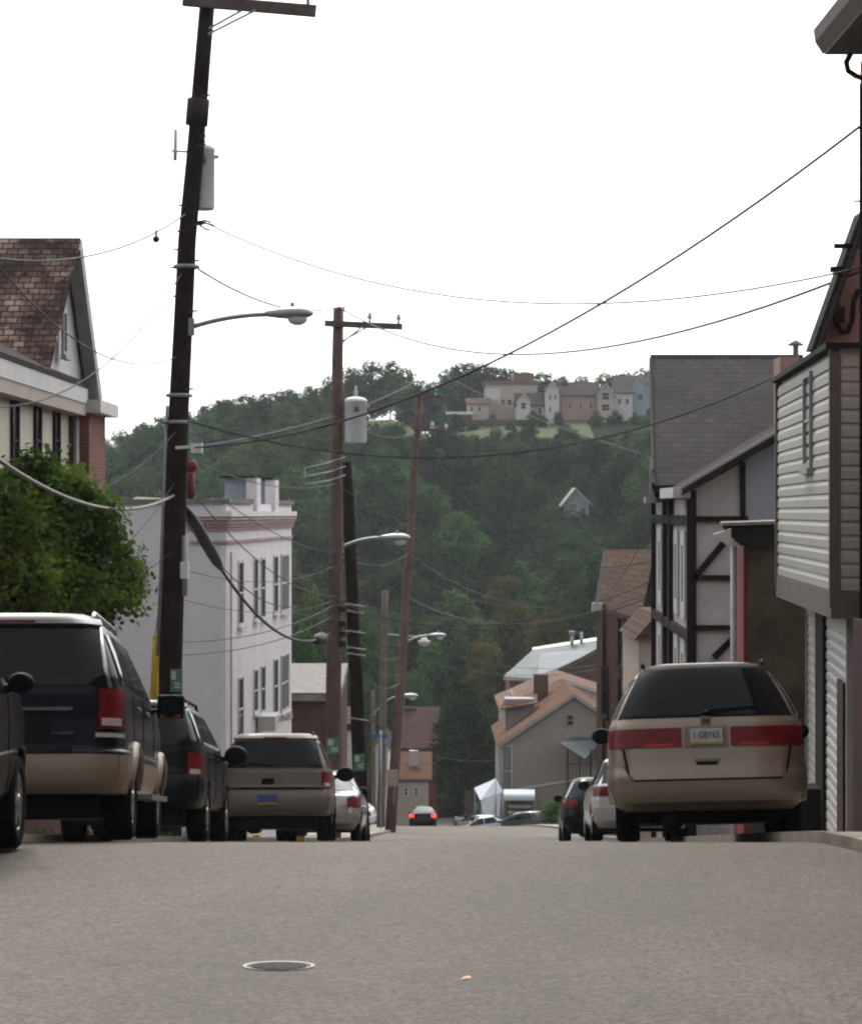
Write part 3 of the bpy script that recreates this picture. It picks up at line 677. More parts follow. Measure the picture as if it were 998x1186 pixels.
def along(px):
    k = (px - CX) / F; return (k * c0.y - c0.x) / (fdw.x - k * fdw.y)
for s0, s1 in ((.0, along(291)), (along(318), L_)):
    b = MB(); b.hexa([c0 + fdw * s0 + fnw * .08 + Zv * (zcap + .001), c0 + fdw * s1 + fnw * .08 + Zv * (zcap + .001), c0 + fdw * s1 + lv * .3 + Zv * (zcap + .001), c0 + fdw * s0 + lv * .3 + Zv * (zcap + .001),
            c0 + fdw * s0 + fnw * .08 + Zv * (zcap + .13), c0 + fdw * s1 + fnw * .08 + Zv * (zcap + .13), c0 + fdw * s1 + lv * .3 + Zv * (zcap + .13), c0 + fdw * s0 + lv * .3 + Zv * (zcap + .13)])
    b.build('coping', 'stone_cap', t)
b = MB()
zp1 = PZ(552, 62)
# raised front parapet: two posts with panels that return to the back
for s in (along(293.5), along(315)):
    b = MB(); b.hexa([c0 + fdw * s + fnw * .1 + Zv * (zcap - .5), c0 + fdw * (s + .75) + fnw * .1 + Zv * (zcap - .5), c0 + fdw * (s + .75) + lv * .2 + Zv * (zcap - .5), c0 + fdw * s + lv * .2 + Zv * (zcap - .5),
            c0 + fdw * s + fnw * .1 + Zv * zp1, c0 + fdw * (s + .75) + fnw * .1 + Zv * zp1, c0 + fdw * (s + .75) + lv * .2 + Zv * zp1, c0 + fdw * s + lv * .2 + Zv * zp1])
    b.build('parapet_post', 'wb_front', t)
b = MB()
for s, w_ in ((along(293.5), .62), (along(315), .42)):
    b = MB(); b.hexa([c0 + fdw * (s + .2) + lv * .2 + Zv * (zcap - .3), c0 + fdw * (s + .3) + lv * .2 + Zv * (zcap - .3), c0 + fdw * (s + .3) + lv * (.2 + w_) + Zv * (zcap - .3), c0 + fdw * (s + .2) + lv * (.2 + w_) + Zv * (zcap - .3),
            c0 + fdw * (s + .2) + lv * .2 + Zv * (zp1 - .06), c0 + fdw * (s + .3) + lv * .2 + Zv * (zp1 - .06), c0 + fdw * (s + .3) + lv * (.2 + w_) + Zv * (zp1 - .06), c0 + fdw * (s + .2) + lv * (.2 + w_) + Zv * (zp1 - .06)])
    b.build('parapet_panel', 'panel_blue', t)
b = MB()
for s, w_ in ((along(293.5), .66), (along(315), .46)):
    q = c0 + fdw * (s + .3) + lv * (w_ / 2 + .1) + Zv * (zp1 + .03); b = MB(); b.box(q, (w_ + .3, .9, .06), Matrix.Rotation(math.atan2(fdw.y, fdw.x) - math.pi / 2, 3, 'Z'))
    b.build('parapet_cap', 'dark_trim', t)
for (xa_, xb_), (u0, u1), (l0, l1), gl in (((275.5, 281.5), (649, 725), (783, 860), 'glass'), ((293.5, 298.3), (646, 719), (774, 826), 'glass'), ((301.8, 306.8), (645, 717), (770, 826), 'glass'), ((316.5, 321.5), (642.5, 711), (762, 828), 'glass'), ((324.8, 334), (641, 709), (757, 824), 'glass_pale')):
    s0, s1 = along(xa_), along(xb_); q = c0 + fdw * (s0 + s1) / 2; y_ = q.y
    for v0, v1 in ((u0, u1), (l0, l1)):
        window(t, Vector((q.x, q.y, (PZ(v0, y_) + PZ(v1, y_)) / 2)) + fnw * .002, fdw, fnw, s1 - s0, PZ(v0, y_) - PZ(v1, y_), 'white_trim', gl, .07, 1, True, .03)
q = c0 + fdw * along(300); ac = MB(); ac.box(Vector((q.x, q.y, PZ(836, q.y))) + fnw * .25, (.5, 1.3, .42)); ac.build('air_conditioner', 'white_trim', t, bevel=.02)
b = MB(); q = c0 + fdw * along(316); b.beam(Vector((q.x, q.y, PZ(832, q.y))) + fnw * .02, Vector((c1.x, c1.y, PZ(828, c1.y))) + fnw * .02 - fdw * .1, .06, .16); b.build('sill_band', 'wb_pink', t)
q = c0 + lv * 2.35; window(t, Vector((q.x, q.y, PZ(665, q.y))) - fdw * .02, lv, -fdw, .62, .75, 'wb_pink', 'glass')
b = MB(); q = c0 + fdw * .45 + fnw * .06; b.tube([q + Zv * (PZ(640, 60)), q + Zv * zg], .03, 6); b.build('downspout', 'grey_trim', t)

# ---- low brown brick building beyond it
t = empty('low_brick_building', 'low brown brick building with flat white roof edge right of white building', 'building', (PX(360, 88), 92, road_z(90)))
b = MB(); wallbox(b, PX(310, 88), PX(391, 88), 88, 98, road_z(100) - 1, PZ(808, 88)); b.build('wall', 'brick_brown', t)
b = MB(); b.slab([P(310, 812, 87.6), P(394, 812, 87.6), P(394, 803, 87.6), P(310, 803, 87.6)], (0, 8, .6)); b.slab([P(310, 802.5, 87.6), P(394, 802.5, 87.6), P(391, 789, 97), P(310, 789, 97)], (0, 0, -.05)); b.build('roof', 'stone_cap', t)

# ---- tall house at the left edge
t = empty('slate_roof_house', 'tall cream sided house with patchy slate roof at the left edge', 'house', (-8, 40, road_z(40)))
XL = -6.35
b = MB(); wallbox(b, -13, XL - .3, 33.5, 43.6, road_z(45) - 1, PZ(452, 40)); b.build('wall', 'siding_cream', t)
b = MB(); wallbox(b, -12.9, XL - .22, 33.4, 43.58, road_z(45) - .9, road_z(35) + 1.3); b.build('foundation', 'brick_brown', t)
zgut = 2.12
b = MB(); wallbox(b, XL - .32, XL + .0, 33, 44.0, zgut - .12, zgut + .16); b.build('gutter', 'white_trim', t)
b = MB(); wallbox(b, XL - .31, XL - .02, 33, 43.9, zgut - .34, zgut - .122); b.build('frieze', 'cream', t)
b = MB(); b.slab([(XL + .02, 33, zgut + .165), (XL + .02, 44, zgut + .165), (XL - 2.2, 44, zgut + 1.35), (XL - 2.2, 33, zgut + 1.35)], (0, 0, .08)); b.build('lower_roof', 'roof_dark', t)
ap = P(85, 283, 42.2); f1 = P(58, 430, 40.0); f2 = P(109, 463, 44.6)
b = MB(); bk = Vector((-7.5, 0, 0))
b.slab([f1 + Vector((.02, -.1, 0)), ap + Vector((.12, 0, 0)), ap + bk, f1 + bk + Vector((0, -.1, 0))], (0, .1, .1))
b.build('roof', 'slate_patchy', t)
b = MB(); b.slab([f2 + Vector((.1, 0, 0)), ap + Vector((.1, .12, .02)), ap + bk + Vector((0, .12, .02)), f2 + bk], (0, .1, .12)); b.build('rear_roof', 'roof_dark', t)
b = MB(); b.slab([f1 + Vector((-.15, .2, 0)), f2 + Vector((-.15, 0, 0)), ap + Vector((-.15, .1, -.15))], (-.3, 0, 0)); b.build('gable_wall', 'siding_white', t)
b = MB(); b.beam(ap + Vector((.02, .02, 0)), f2 + Vector((.02, .04, -.05)), .24, .3); b.build('rake_board', 'grey_trim', t)
window(t, P(76.5, 385, 41.6) + Vector((-.05, 0, 0)), (0, 1, 0), (1, 0, 0), .42, .8, 'grey_trim', 'glass')
for px_ in (16, 42.5, 64.5):
    k = (px_ - CX) / F; y_ = (XL - .3) / k
    window(t, Vector((XL - .297, y_, PZ(510, y_))), (0, 1, 0), (1, 0, 0), .62, 1.25, 'dark_trim', 'glass', .06)
b = MB(); wallbox(b, -8.5, XL + .02, 44.02, 46.2, road_z(47) - 1, PZ(478, 44)); b.build('brick_corner', 'brick_red', t)
b = MB(); wallbox(b, -8.5, XL + .25, 43.9, 46.4, PZ(478, 44), PZ(463, 44)); b.build('corner_cornice', 'white_trim', t)
b = MB(); b.tube([(XL - .2, 43.85, PZ(468, 43.9)), (XL - .2, 43.85, road_z(44))], .06, 8); b.build('downspout', 'grey_trim', t)

# ---- houses: generic gabled or flat-roofed house facing the camera
def gable_house(name, label, x0, x1, yeave, yridge, Y, depth, wall, roof, ridge='front', cat='house', wins=(), over=.25, base=None, group=None, rt=.14, trim='white_trim', eave_drop=0, chimney=None, ridge_x=None, glass='glass'):
    X0, X1, ze, zr = PX(x0, Y), PX(x1, Y), PZ(yeave, Y), PZ(yridge, Y)
    zb = (min(ground_z(X0, Y), ground_z(X1, Y), ground_z(X0, Y + depth)) - .4) if base is None else base
    t = empty(name, label, cat, ((X0 + X1) / 2, Y + depth / 2, zb), group=group)
    xm = (X0 + X1) / 2 if ridge_x is None else PX(ridge_x, Y); b = MB()
    if ridge == 'front':
        b.slab([(X0, Y, zb), (X1, Y, zb), (X1, Y, ze), (xm, Y, zr), (X0, Y, ze)], (0, depth, 0)); b.build('wall', wall, t)
        b = MB(); kl_ = (zr - ze) / (xm - X0); kr_ = (zr - ze) / (X1 - xm)
        b.slab([(X0 - over, Y - over, ze - over * kl_ + .01), (xm, Y - over, zr + .01), (xm, Y + depth + over, zr + .01), (X0 - over, Y + depth + over, ze - over * kl_ + .01)], (0, 0, rt))
        b.slab([(xm, Y - over, zr + .01), (X1 + over, Y - over, ze - over * kr_ + .01), (X1 + over, Y + depth + over, ze - over * kr_ + .01), (xm, Y + depth + over, zr + .01)], (0, 0, rt))
        ro = b.build('roof', roof, t)
        b = MB(); e = over + .03
        b.slab([(X0 - over, Y - e, ze - over * kl_ - .06), (xm, Y - e, zr - .06), (xm, Y - e, zr + rt * .8), (X0 - over, Y - e, ze - over * kl_ + rt * .8)], (0, .027, 0))
        b.slab([(xm, Y - e, zr - .06), (X1 + over, Y - e, ze - over * kr_ - .06), (X1 + over, Y - e, ze - over * kr_ + rt * .8), (xm, Y - e, zr + rt * .8)], (0, .027, 0))
        b.build('rake_board', trim, t)
    elif ridge == 'side':
        ym = Y + depth / 2
        b.slab([(X0, Y, zb), (X0, Y + depth, zb), (X0, Y + depth, ze), (X0, ym, zr), (X0, Y, ze)], (X1 - X0, 0, 0)); b.build('wall', wall, t)
        b = MB(); k = (zr - ze) / (depth / 2)
        b.slab([(X0 - over, Y - over, ze - over * k + .01), (X1 + over, Y - over, ze - over * k + .01), (X1 + over, ym, zr + .01), (X0 - over, ym, zr + .01)], (0, 0, rt))
        b.slab([(X0 - over, ym, zr + .01), (X1 + over, ym, zr + .01), (X1 + over, Y + depth + over, ze - over * k + .01), (X0 - over, Y + depth + over, ze - over * k + .01)], (0, 0, rt))
        ro = b.build('roof', roof, t)
    else:
        b.box((xm, Y + depth / 2, (zb + ze) / 2), (X1 - X0, depth, ze - zb)); b.build('wall', wall, t)
        b = MB(); b.box((xm, Y + depth / 2, (ze + zr) / 2 + .002), (X1 - X0 + 2 * over, depth + 2 * over, zr - ze)); ro = b.build('roof', roof, t)
    for (wx, wy, ww, wh) in wins:
        window(t, (PX(wx, Y), Y - .003, PZ(wy, Y)), (1, 0, 0), (0, -1, 0), ww * Y / F, wh * Y / F, trim, glass, .06, 1, False, .05)
    if chimney:
        cx_, cy0, cw, dy = chimney; b = MB(); b.box((PX(cx_, Y), Y + dy, PZ(cy0, Y) - .6), (cw, cw, 1.4)); b.build('chimney', 'brick_brown', ro)
    return t
# valley houses -----------------------------------------------------------------
t = gable_house('taupe_house', 'taupe sided gable house with orange shingle roof at the bottom of the street', 580, 748, 862, 806, 158, 14, 'siding_taupe', 'shingle_orange', 'front', wins=((660, 834, 9, 14),), over=.3, trim='grey_trim', ridge_x=664)
b = MB(); b.box((PX(580, 158) - .02, 158.02, (PZ(862, 158) + road_z(166)) / 2), (.2, .2, abs(PZ(862, 158) - road_z(166)))); b.build('corner_board', 'grey_trim', t)
window(t, (PX(587, 158), 157.99, PZ(893, 158)), (1, 0, 0), (0, -1, 0), .7, 3.4, 'white_trim', 'glass_pale', .06, 1, False)
b = MB(); b.beam(P(594, 915, 157.93), P(660, 904, 157.93), .05, .12); b.build('band_board', 'white_trim', t)
b = MB(); b.slab([P(648, 862, 154.8), P(677, 880, 154.8), P(700, 880, 157.9), P(700, 855, 157.9), P(662, 855, 157.9)], (0, 0, .08)); b.build('porch_roof', 'roof_metal', t)
b = MB()
for px_ in (657, 671, 684): b.beam(P(px_, 868, 155.6), PG(px_, 155.6), .09, .09)
for k in range(8): b.beam(P(655 + 4 * k, 885, 155.6), PG(655 + 4 * k, 155.6), .03, .03)
b.beam(P(655, 885, 155.6), P(687, 885, 155.6), .05, .05); b.build('porch_railing', 'dark_trim', t)
b = MB(); b.box(P(626, 797, 168), (1, 1, 2.0)); b.build('chimney', 'brick_brown', t)
b = MB(); X_ = PX(585, 163); b.box((X_ + 1.0, 164.5, PZ(833, 163)), (2.0, 2, 2.7)); b.build('dormer', 'siding_taupe', t)
b = MB(); b.slab([P(579, 822, 162.8), P(622, 815, 162.8), P(622, 805, 166), P(585, 810, 166)], (0, 0, .08)); b.build('dormer_roof', 'shingle_orange', t)
b = MB(); b.tube([P(591, 800, 173.5), P(591, 840, 173.5)], .16, 10); b.build('vent_pipe', 'galv', t)
gable_house('pink_roof_house', 'house with faded pink roof and white eaves just behind the taupe house', 582, 745, 818, 788, 175, 10, 'stucco_white', 'shingle_pink', 'front', over=.35, ridge_x=650)
# brick house with grey metal roof
t = empty('metal_roof_house', 'brick house with grey metal roof and bright white ridge behind the taupe house', 'house', (PX(650, 194), 197, road_z(194)))
zb = road_z(194) - 1
b = MB(); wallbox(b, PX(590, 192), PX(720, 192), 192, 202, zb, PZ(788, 192)); b.build('wall', 'brick_red', t)
b = MB(); b.slab([P(583, 785, 190.5), P(626, 788, 189.5), P(700, 788, 189.5), P(700, 742, 197), P(617, 754, 197)], (0, .05, .12)); b.build('roof', 'roof_metal', t)
b = MB(); b.slab([P(622, 787, 189.3), P(688, 756, 193.4), P(688, 752, 194), P(640, 757, 195.2), P(625, 760, 194.2)], (0, .02, .14)); b.build('new_roof_patch', 'roof_metal_pale', t)
b = MB(); b.hexa([P(617, 758, 196.6), P(704, 743, 196.6), P(704, 743, 199), P(617, 758, 199), P(616, 750, 198.9), P(704, 736, 198.9), P(704, 736, 199.2), P(616, 750, 199.2)]); b.build('ridge_cap', 'roof_white', t)
b = MB(); b.beam(P(583, 786, 190.4), P(626, 789, 189.4), .16, .2); b.build('gutter', 'grey_trim', t)
b = MB(); b.tube([P(662, 752, 197), P(662, 735, 197)], .14, 8); b.tube([P(673, 750, 197), P(673, 732, 197)], .12, 8); b.box(P(662, 733, 197), (.5, .5, .3)); b.build('vent_pipe', 'galv', t)
t = empty('shed_roof_building', 'dark brick building with sloping parapet between taupe house and brown brick house', 'building', (PX(675, 187), 188, road_z(187)))
b = MB(); b.slab([P(627, 990, 187), P(720, 990, 187), P(720, 737, 187), P(690, 755, 187), P(627, 790, 187)], (0, 1.5, 0)); b.build('wall', 'brick_brown', t)
b = MB(); b.beam(P(626, 789, 186.9), P(720, 736, 186.9), .3, .14); b.build('coping', 'roof_dark', t)
# houses at the bottom left
gable_house('maroon_house', 'maroon painted house with dull maroon roof seen between pole and dark tree', 462, 506, 866, 826, 186, 9, 'paint_red', 'shingle_maroon', 'side', wins=((486, 880, 5, 9),), chimney=(474, 826, 1.0, 4.5), base=road_z(190) - .5)
t = gable_house('orange_roof_house', 'low cream house with orange hipped roof behind the leaning pole', 452, 496, 903, 880, 160, 8, 'cream', 'shingle_orange', 'side', wins=((470, 917, 5, 10), (482, 917, 5, 10)), chimney=None, base=road_z(170) - .5)
b = MB(); b.box(P(479, 881, 162), (.6, .6, 1.4)); b.build('chimney', 'stucco_white', t)
gable_house('white_row_house', 'narrow white house front between dark pole and leaning pole', 435, 449, 868, 856, 142, 9, 'siding_white', 'roof_dark', 'front', wins=((441, 885, 5, 9), (441, 915, 5, 8)), base=road_z(152) - .5, over=.1)
gable_house('pale_row_house', 'narrow pale house sliver between brown pole and dark pole', 394, 409, 846, 838, 104, 9, 'siding_white', 'roof_dark', 'flat', wins=((400, 862, 4, 9), (400, 890, 4, 9)), base=road_z(114) - .5, over=.1)
# stone pillar, tarp stalls and awning by the end of the street
t = tag((lambda b: (b.hexa([PG(537, 156, -.3), PG(556, 156, -.3), PG(556, 157.6, -.3), PG(537, 157.6, -.3), P(537.5, 916, 156), P(556, 914, 156), P(556, 914, 157.6), P(537.5, 916, 157.6)]), b.build('stone_pillar', 'rubble'))[1])(MB()), 'dark rubble stone pillar left of the white tarp at street end', 'pillar')
t = empty('tarp_tent', 'small tent of tilted white tarp sheets beside the stone pillar', 'tent', PG(570, 152))
b = MB()
b.slab([P(549, 913, 152), P(574, 902, 153), P(582, 917, 152.6), P(556, 927, 151)], (0, .03, .03)); b.build('canopy', 'tarp', t)
b = MB(); b.slab([P(557, 927, 151.2), P(580, 918, 152.4), P(578, 950, 152.6), P(560, 954, 151.4)], (0, .03, 0)); b.build('side_sheet', 'tank', t)
b = MB()
for px_, py_ in ((550, 914), (574, 903), (582, 918), (557, 927)): b.tube([P(px_, py_, 152.1), PG(px_, 152.1)], .04, 6)
b.build('tent_pole', 'galv', t)
b = MB(); b.box(P(551.5, 934, 155.9), (.35, .06, .5)); tag(b.build('green_notice', 'sign_green'), 'small green notice fixed on the rubble stone pillar', 'notice')
t = empty('shop_stall', 'low tan stall with rounded white awning under the taupe house wall', 'stall', PG(600, 155))
b = MB(); b.smooth = True
n_ = 8; vs = []
for i in range(n_ + 1):
    a = math.pi * .5 * i / n_
    for px_ in (583, 619): vs.append(P(px_, 924 - 10 * math.sin(a), 153.6 + 1.6 * (1 - math.cos(a))))
b.add(vs, [(2 * i, 2 * i + 1, 2 * i + 3, 2 * i + 2) for i in range(n_)]); b.smooth = False
b.slab([P(583, 924, 153.6), P(619, 924, 153.6), P(619, 927, 153.6), P(583, 927, 153.6)], (0, .05, 0)); b.build('awning', 'tarp', t)
b = MB(); b.hexa([PG(586, 155.2), PG(617, 155.2), PG(617, 156.8), PG(586, 156.8), P(586, 914, 155.2), P(617, 914, 155.2), P(617, 914, 156.8), P(586, 914, 156.8)]); b.build('booth', 'wood_arm', t)
b = MB(); b.box(P(602, 934, 154.6), (1.5, .4, .14)); b.box(P(602, 941, 154.6), (1.5, .4, .14)); b.build('counter', 'cream', t)

# hill houses --------------------------------------------------------------------
HY = 366
gable_house('hill_cottage', 'small blue grey gable cottage with pale roof among trees halfway up the hill', 653, 682, 582, 566, 300, 6, 'siding_blue_grey', 'cream', 'front', over=.45, wins=((663, 589, 11, 12), (663, 577, 8, 3.5)), ridge_x=666, glass='glass_pale')
gable_house('hill_carport', 'flat white roofed shed at the left end of the hilltop houses', 518, 546, 480, 477, HY, 4, 'brick_brown', 'roof_white', 'flat')
gable_house('hill_bungalow', 'small house with brown roof left of the flat roofed hilltop building', 541, 566, 468, 461, HY + 2, 6, 'cream', 'shingle_brown', 'side', wins=((546, 474, 4, 6), (555, 474, 4, 6)))
t = gable_house('hill_block', 'large flat roofed tan brick building on the hilltop skyline', 562, 622, 445, 441, HY + 6, 10, 'cream', 'shingle_pink', 'flat', cat='building', wins=((582, 466, 5, 7), (590, 466, 5, 7), (600, 466, 5, 7)))
b = MB(); b.slab([P(563, 450, HY + 5.9), P(579, 450, HY + 5.9), P(579, 463, HY + 5.9), P(563, 463, HY + 5.9)], (0, .05, 0)); b.build('garage_panel', 'white_trim', t)
b = MB(); b.box(P(606, 437, HY + 11), (3.2, 3, 1.2)); b.build('penthouse', 'shingle_pink', t)
gable_house('hill_house', 'dark roofed house with a white dormer in front of the flat roofed hilltop building', 598, 634, 470, 455, HY, 6, 'siding_white', 'roof_dark', 'side', wins=((604, 476, 5, 8), (625, 476, 4, 8)))
gable_house('hill_house', 'small white gable house on the hilltop left of the tall white tower house', 599, 614, 465, 455, HY - 2, 4, 'siding_white', 'roof_dark', 'front', wins=((606, 470, 6, 8),))
gable_house('hill_house', 'tall narrow white house on the hilltop next to the big reddish brick house', 632, 647, 450, 442, HY - 3, 7, 'siding_white', 'roof_dark', 'front', wins=((637, 460, 3, 6), (643, 460, 3, 6), (637, 474, 3, 6)))
gable_house('hill_house', 'big reddish brick house with dark roof on the hilltop', 650, 693, 458, 442, HY, 9, 'brick_dusky', 'roof_dark', 'side', wins=((660, 470, 4, 7), (672, 470, 4, 7), (684, 470, 4, 7)), chimney=(655, 440, 1, 4))
gable_house('hill_house', 'cream gable house with large front window on the hilltop beside the brick house', 692, 711, 458, 445, HY - 2, 8, 'cream', 'shingle_grey', 'front', wins=((701, 459, 9, 9), (701, 472, 10, 8)))
gable_house('hill_house', 'pale house with wide grey roof on the hilltop beside the cream gable house', 711, 732, 455, 440, HY + 1, 8, 'siding_white', 'shingle_grey', 'side', wins=((717, 465, 4, 7), (726, 465, 4, 7)))
gable_house('hill_house', 'grey gabled house at the right end of the hilltop row', 731, 752, 455, 436, HY + 3, 8, 'siding_blue_grey', 'shingle_grey', 'front', wins=((741, 460, 7, 7),))
gable_house('hill_house', 'dark roofed house behind the right end of the hilltop row', 712, 752, 444, 434, HY + 13, 8, 'brick_dusky', 'roof_dark', 'side', chimney=(722, 433, 1, 4))
# retaining wall under the hilltop houses
b = MB(); b.slab([P(536, 494, 361), P(632, 494, 361), P(632, 486, 361), P(536, 486, 361)], (0, .5, 0)); tag(b.build('retaining_wall', 'rubble'), 'long low dark wall along the grass below the hilltop houses', 'wall')

# ================================================================== UTILITY POLES
poles = {}
BOW = {'a': .19}   # how far a pole bows sideways
def pole(key, label, top, base, r0, r1, m, group='utility poles along the left pavement'):
    base = Vector(base); top = Vector(top)
    t = empty('utility_pole', label, 'utility pole', base, group=group)
    b = MB(); n_ = 10; rr = random.Random(ord(key))
    pts = [base.lerp(top, i / n_) + Vector((rr.uniform(-.02, .02), 0, 0)) * (0 if i in (0, n_) else 1) for i in range(n_ + 1)]
    pts = [p - Vector((BOW.get(key, 0) * 4 * (i / n_) * (1 - i / n_), 0, 0)) for i, p in enumerate(pts)]
    pts[0] = pts[0] - (top - base).normalized() * .5
    b.tube(pts, [r0 + (r1 - r0) * i / n_ for i in range(n_ + 1)], 14); b.build('post', m, t)
    poles[key] = (t, base, top); return t
def on_pole(key, py):   # axis point of a pole at picture row py
    t, b, tp = poles[key]
    lo, hi = 0.0, 1.0
    for _ in range(40):
        m_ = (lo + hi) / 2; q = b.lerp(tp, m_)
        if CY - q.z * F / q.y > py: lo = m_
        else: hi = m_
    return b.lerp(tp, lo) - Vector((BOW.get(key, 0) * 4 * lo * (1 - lo), 0, 0))
def crossarm(t, a, c, w=.11, h=.14, m='wood_arm', ins=(), brace=None):
    b = MB(); b.beam(a, c, w, h); o = b.build('crossarm', m, t)
    for f in ins:
        q = Vector(a).lerp(Vector(c), f); b = MB(); b.lathe([(.03, 0), (.03, .1), (.07, .1), (.075, .15), (.05, .17), (.05, .2), (.06, .22), (.02, .25)], c=q + Vector((0, 0, h / 2 + .001)), seg=10); b.build('insulator', 'ceramic', o)
    if brace:
        b = MB()
        for p_, q_ in brace: b.beam(p_, q_, .035, .035)
        b.build('brace', 'galv', o)
    return o
def lamp(t, a, e, Y, hl=.75, drop=.0):
    """cobra-head lamp: arm from the pole to the head, which points along the arm"""
    a = Vector(a); e = Vector(e); d = e - a; pts = []
    for i in range(9):
        s = i / 8; pts.append(a + Vector((d.x * s, d.y * s, d.z * (1 - (1 - s) ** 2))))
    b = MB(); b.tube(pts, .045 if hl > .6 else .04, 8); b.box(a, (.1, .16, .3)); arm = b.build('lamp_arm', 'galv', t)
    b = MB(); b.smooth = True; hd = Vector((d.x, d.y, 0)).normalized(); sd_ = Vector((-hd.y, hd.x, 0)); seg = 12; vs = []
    prof = [(-.02, .05, .05), (.08, .075, .07), (.3, .13, .10), (.52, .18, .12), (.78, .17, .11), (.93, .11, .07), (1, .02, .02)]
    for s, w, h in prof:
        for k in range(seg):
            q = 2 * math.pi * k / seg
            vs.append(e + hd * (s * hl) + sd_ * (w * hl / .75 * math.cos(q)) + Vector((0, 0, h * hl / .75 * math.sin(q) * (1.0 if math.sin(q) > 0 else .7))))
    b.add(vs, [(i * seg + k, i * seg + (k + 1) % seg, (i + 1) * seg + (k + 1) % seg, (i + 1) * seg + k) for i in range(len(prof) - 1) for k in range(seg)] + [tuple(range(seg))])
    b.smooth = False; b.lathe([(.035, 0), (.035, .08)], c=e + hd * (.55 * hl) + Vector((0, 0, .11 * hl / .75)), seg=8)
    b.build('lamp_head', 'galv', arm)
    b = MB(); c_ = e + hd * (.66 * hl); k_ = hl / .75; b.ball((c_.x, c_.y, c_.z - .075 * k_), (.16 * k_, .13 * k_, .11 * k_)); b.build('lamp_lens', 'lens', arm)
def transformer(t, c, r, h, m='tank'):
    c = Vector(c); b = MB(); b.lathe([(r * .9, -h / 2), (r, -h / 2 + .03), (r, h / 2 - .06), (r * 1.05, h / 2 - .055), (r * 1.05, h / 2 - .01), (r * .8, h / 2 + .05), (r * .2, h / 2 + .09)], c=c, seg=20); o = b.build('transformer', m, t)
    b = MB(); b.lathe([(.04, 0), (.06, .04), (.04, .08), (.06, .12), (.03, .2), (.015, .3)], c=c + Vector((0, 0, h / 2 + .08)), seg=8); b.build('bushing', 'ceramic', o)
    b = MB(); b.box(c + Vector((r * .9, -.02, h / 2 - .16)), (.2, .07, .06)); b.build('terminal', 'ceramic', o)
    b = MB(); b.box(c + Vector((r * .1, -r - .02, h / 2 - .25)), (.12, .05, .12)); b.build('tap_box', 'stone_cap', o)
def band_sign(t, key, py, h, w, pxoff=0.0):
    q = on_pole(key, py); r = .2; c = q + Vector((pxoff, -r - .03, 0))
    b = MB(); b.box(c, (w, .012, h)); o = b.build('permit_sign', 'sign_green', t)
    b = MB(); b.box(c + Vector((-w * .2, -.009, h * .22)), (w * .42, .004, h * .36)); b.box(c + Vector((w * .12, -.009, -h * .14)), (w * .55, .004, h * .09)); b.box(c + Vector((w * .12, -.009, -h * .29)), (w * .55, .004, h * .09)); b.build('lettering_panel', 'sign_white', o)
# P1, tall dark pole
YP = 42.0
t = pole('a', 'tallest dark utility pole with transformer and street lamp behind the dark SUVs', P(242, -18, YP), Vector((PX(197, YP), YP, road_z(YP) + .12)), .225, .135, 'pole_dark')
b = MB(); b.tube([on_pole('a', 115) + Vector((0, 0, .0)), on_pole('a', 145)], [.2, .2], 14); b.build('pole_sleeve', 'roof_dark', t)
crossarm(t, P(212, 0, YP - .25), P(366, 13, YP - .3), .14, .2, 'wood_arm', (.02, .94), [(P(284, 10, YP - .32), on_pole('a', 35) + Vector((.1, -.16, 0))), (P(296, 12, YP - .38), on_pole('a', 42) + Vector((.1, -.2, 0)))])
q = on_pole('a', 203); transformer(t, Vector((PX(234.5, YP + .2), YP + .25, PZ(205, YP))), .215, 1.1, 'tank')
b = MB(); b.tube([P(203.5, 150, YP), P(203, 186, YP)], .035, 8); b.beam(P(199, 175, YP), P(222, 176, YP), .04, .04); b.build('cutout_switch', 'tank', t)
lamp(t, on_pole('a', 379) + Vector((.16, -.05, 0)), P(309, 364, YP - .3), YP, .84)
b = MB(); b.tube([P(221, 578, YP - .26), P(222, 548, YP - .26)], .06, 8); b.ball(P(222, 540, YP - .26), .11); b.build('red_guard', 'red_plastic', t)
b = MB()
b.tube([on_pole('a', 470) + Vector((-.2, -.06, 0)), on_pole('a', 760) + Vector((-.235, -.04, 0))], .03, 6)
b.tube([on_pole('a', 620) + Vector((.2, -.1, 0)), on_pole('a', 690) + Vector((.23, -.1, 0))], .055, 6)
b.build('riser_pipe', 'grey_trim', t)
b = MB(); b.box(P(228, 519, YP - .25), (.2, .16, .17)); b.beam(on_pole('a', 519) + Vector((0, -.24, 0)), P(228, 517, YP - .25), .05, .05); b.build('cable_clamp', 'tank', t)
b = MB(); b.box(on_pole('a', 660) + Vector((.22, -.12, 0)), (.14, .14, .3)); b.build('junction_box', 'tank', t)
for py_ in (262, 270, 291, 304, 312, 345, 362, 452, 487, 492, 520, 113, 160, 170, 240):
    q = on_pole('a', py_); sg_ = 1 if py_ % 3 else -1; b = MB(); b.beam(q + Vector((0, -.12, 0)), q + Vector((sg_ * (.20 + (py_ * 7 % 5) * .016), -.14, .02)), .03, .03); b.build('pole_bolt', 'iron', t)
for py_, w_ in ((458, .01), (489, .02), (309, .02)):
    q = on_pole('a', py_); b = MB(); b.lathe([(.235, -.03), (.235, .03)], c=q, seg=16); b.build('strap', 'galv', t)
b = MB()
for dx, dz in ((.3, .02), (.36, -.04), (.28, -.12)):
    q = on_pole('a', 258); b.tube([q + Vector((.12, -.1, 0)), q + Vector((dx, -.15, dz)), q + Vector((dx + .1, -.15, dz - .03))], .018, 5)
b.build('insulator_pins', 'iron', t)
band_sign(t, 'a', 787, .40, .20, .12)
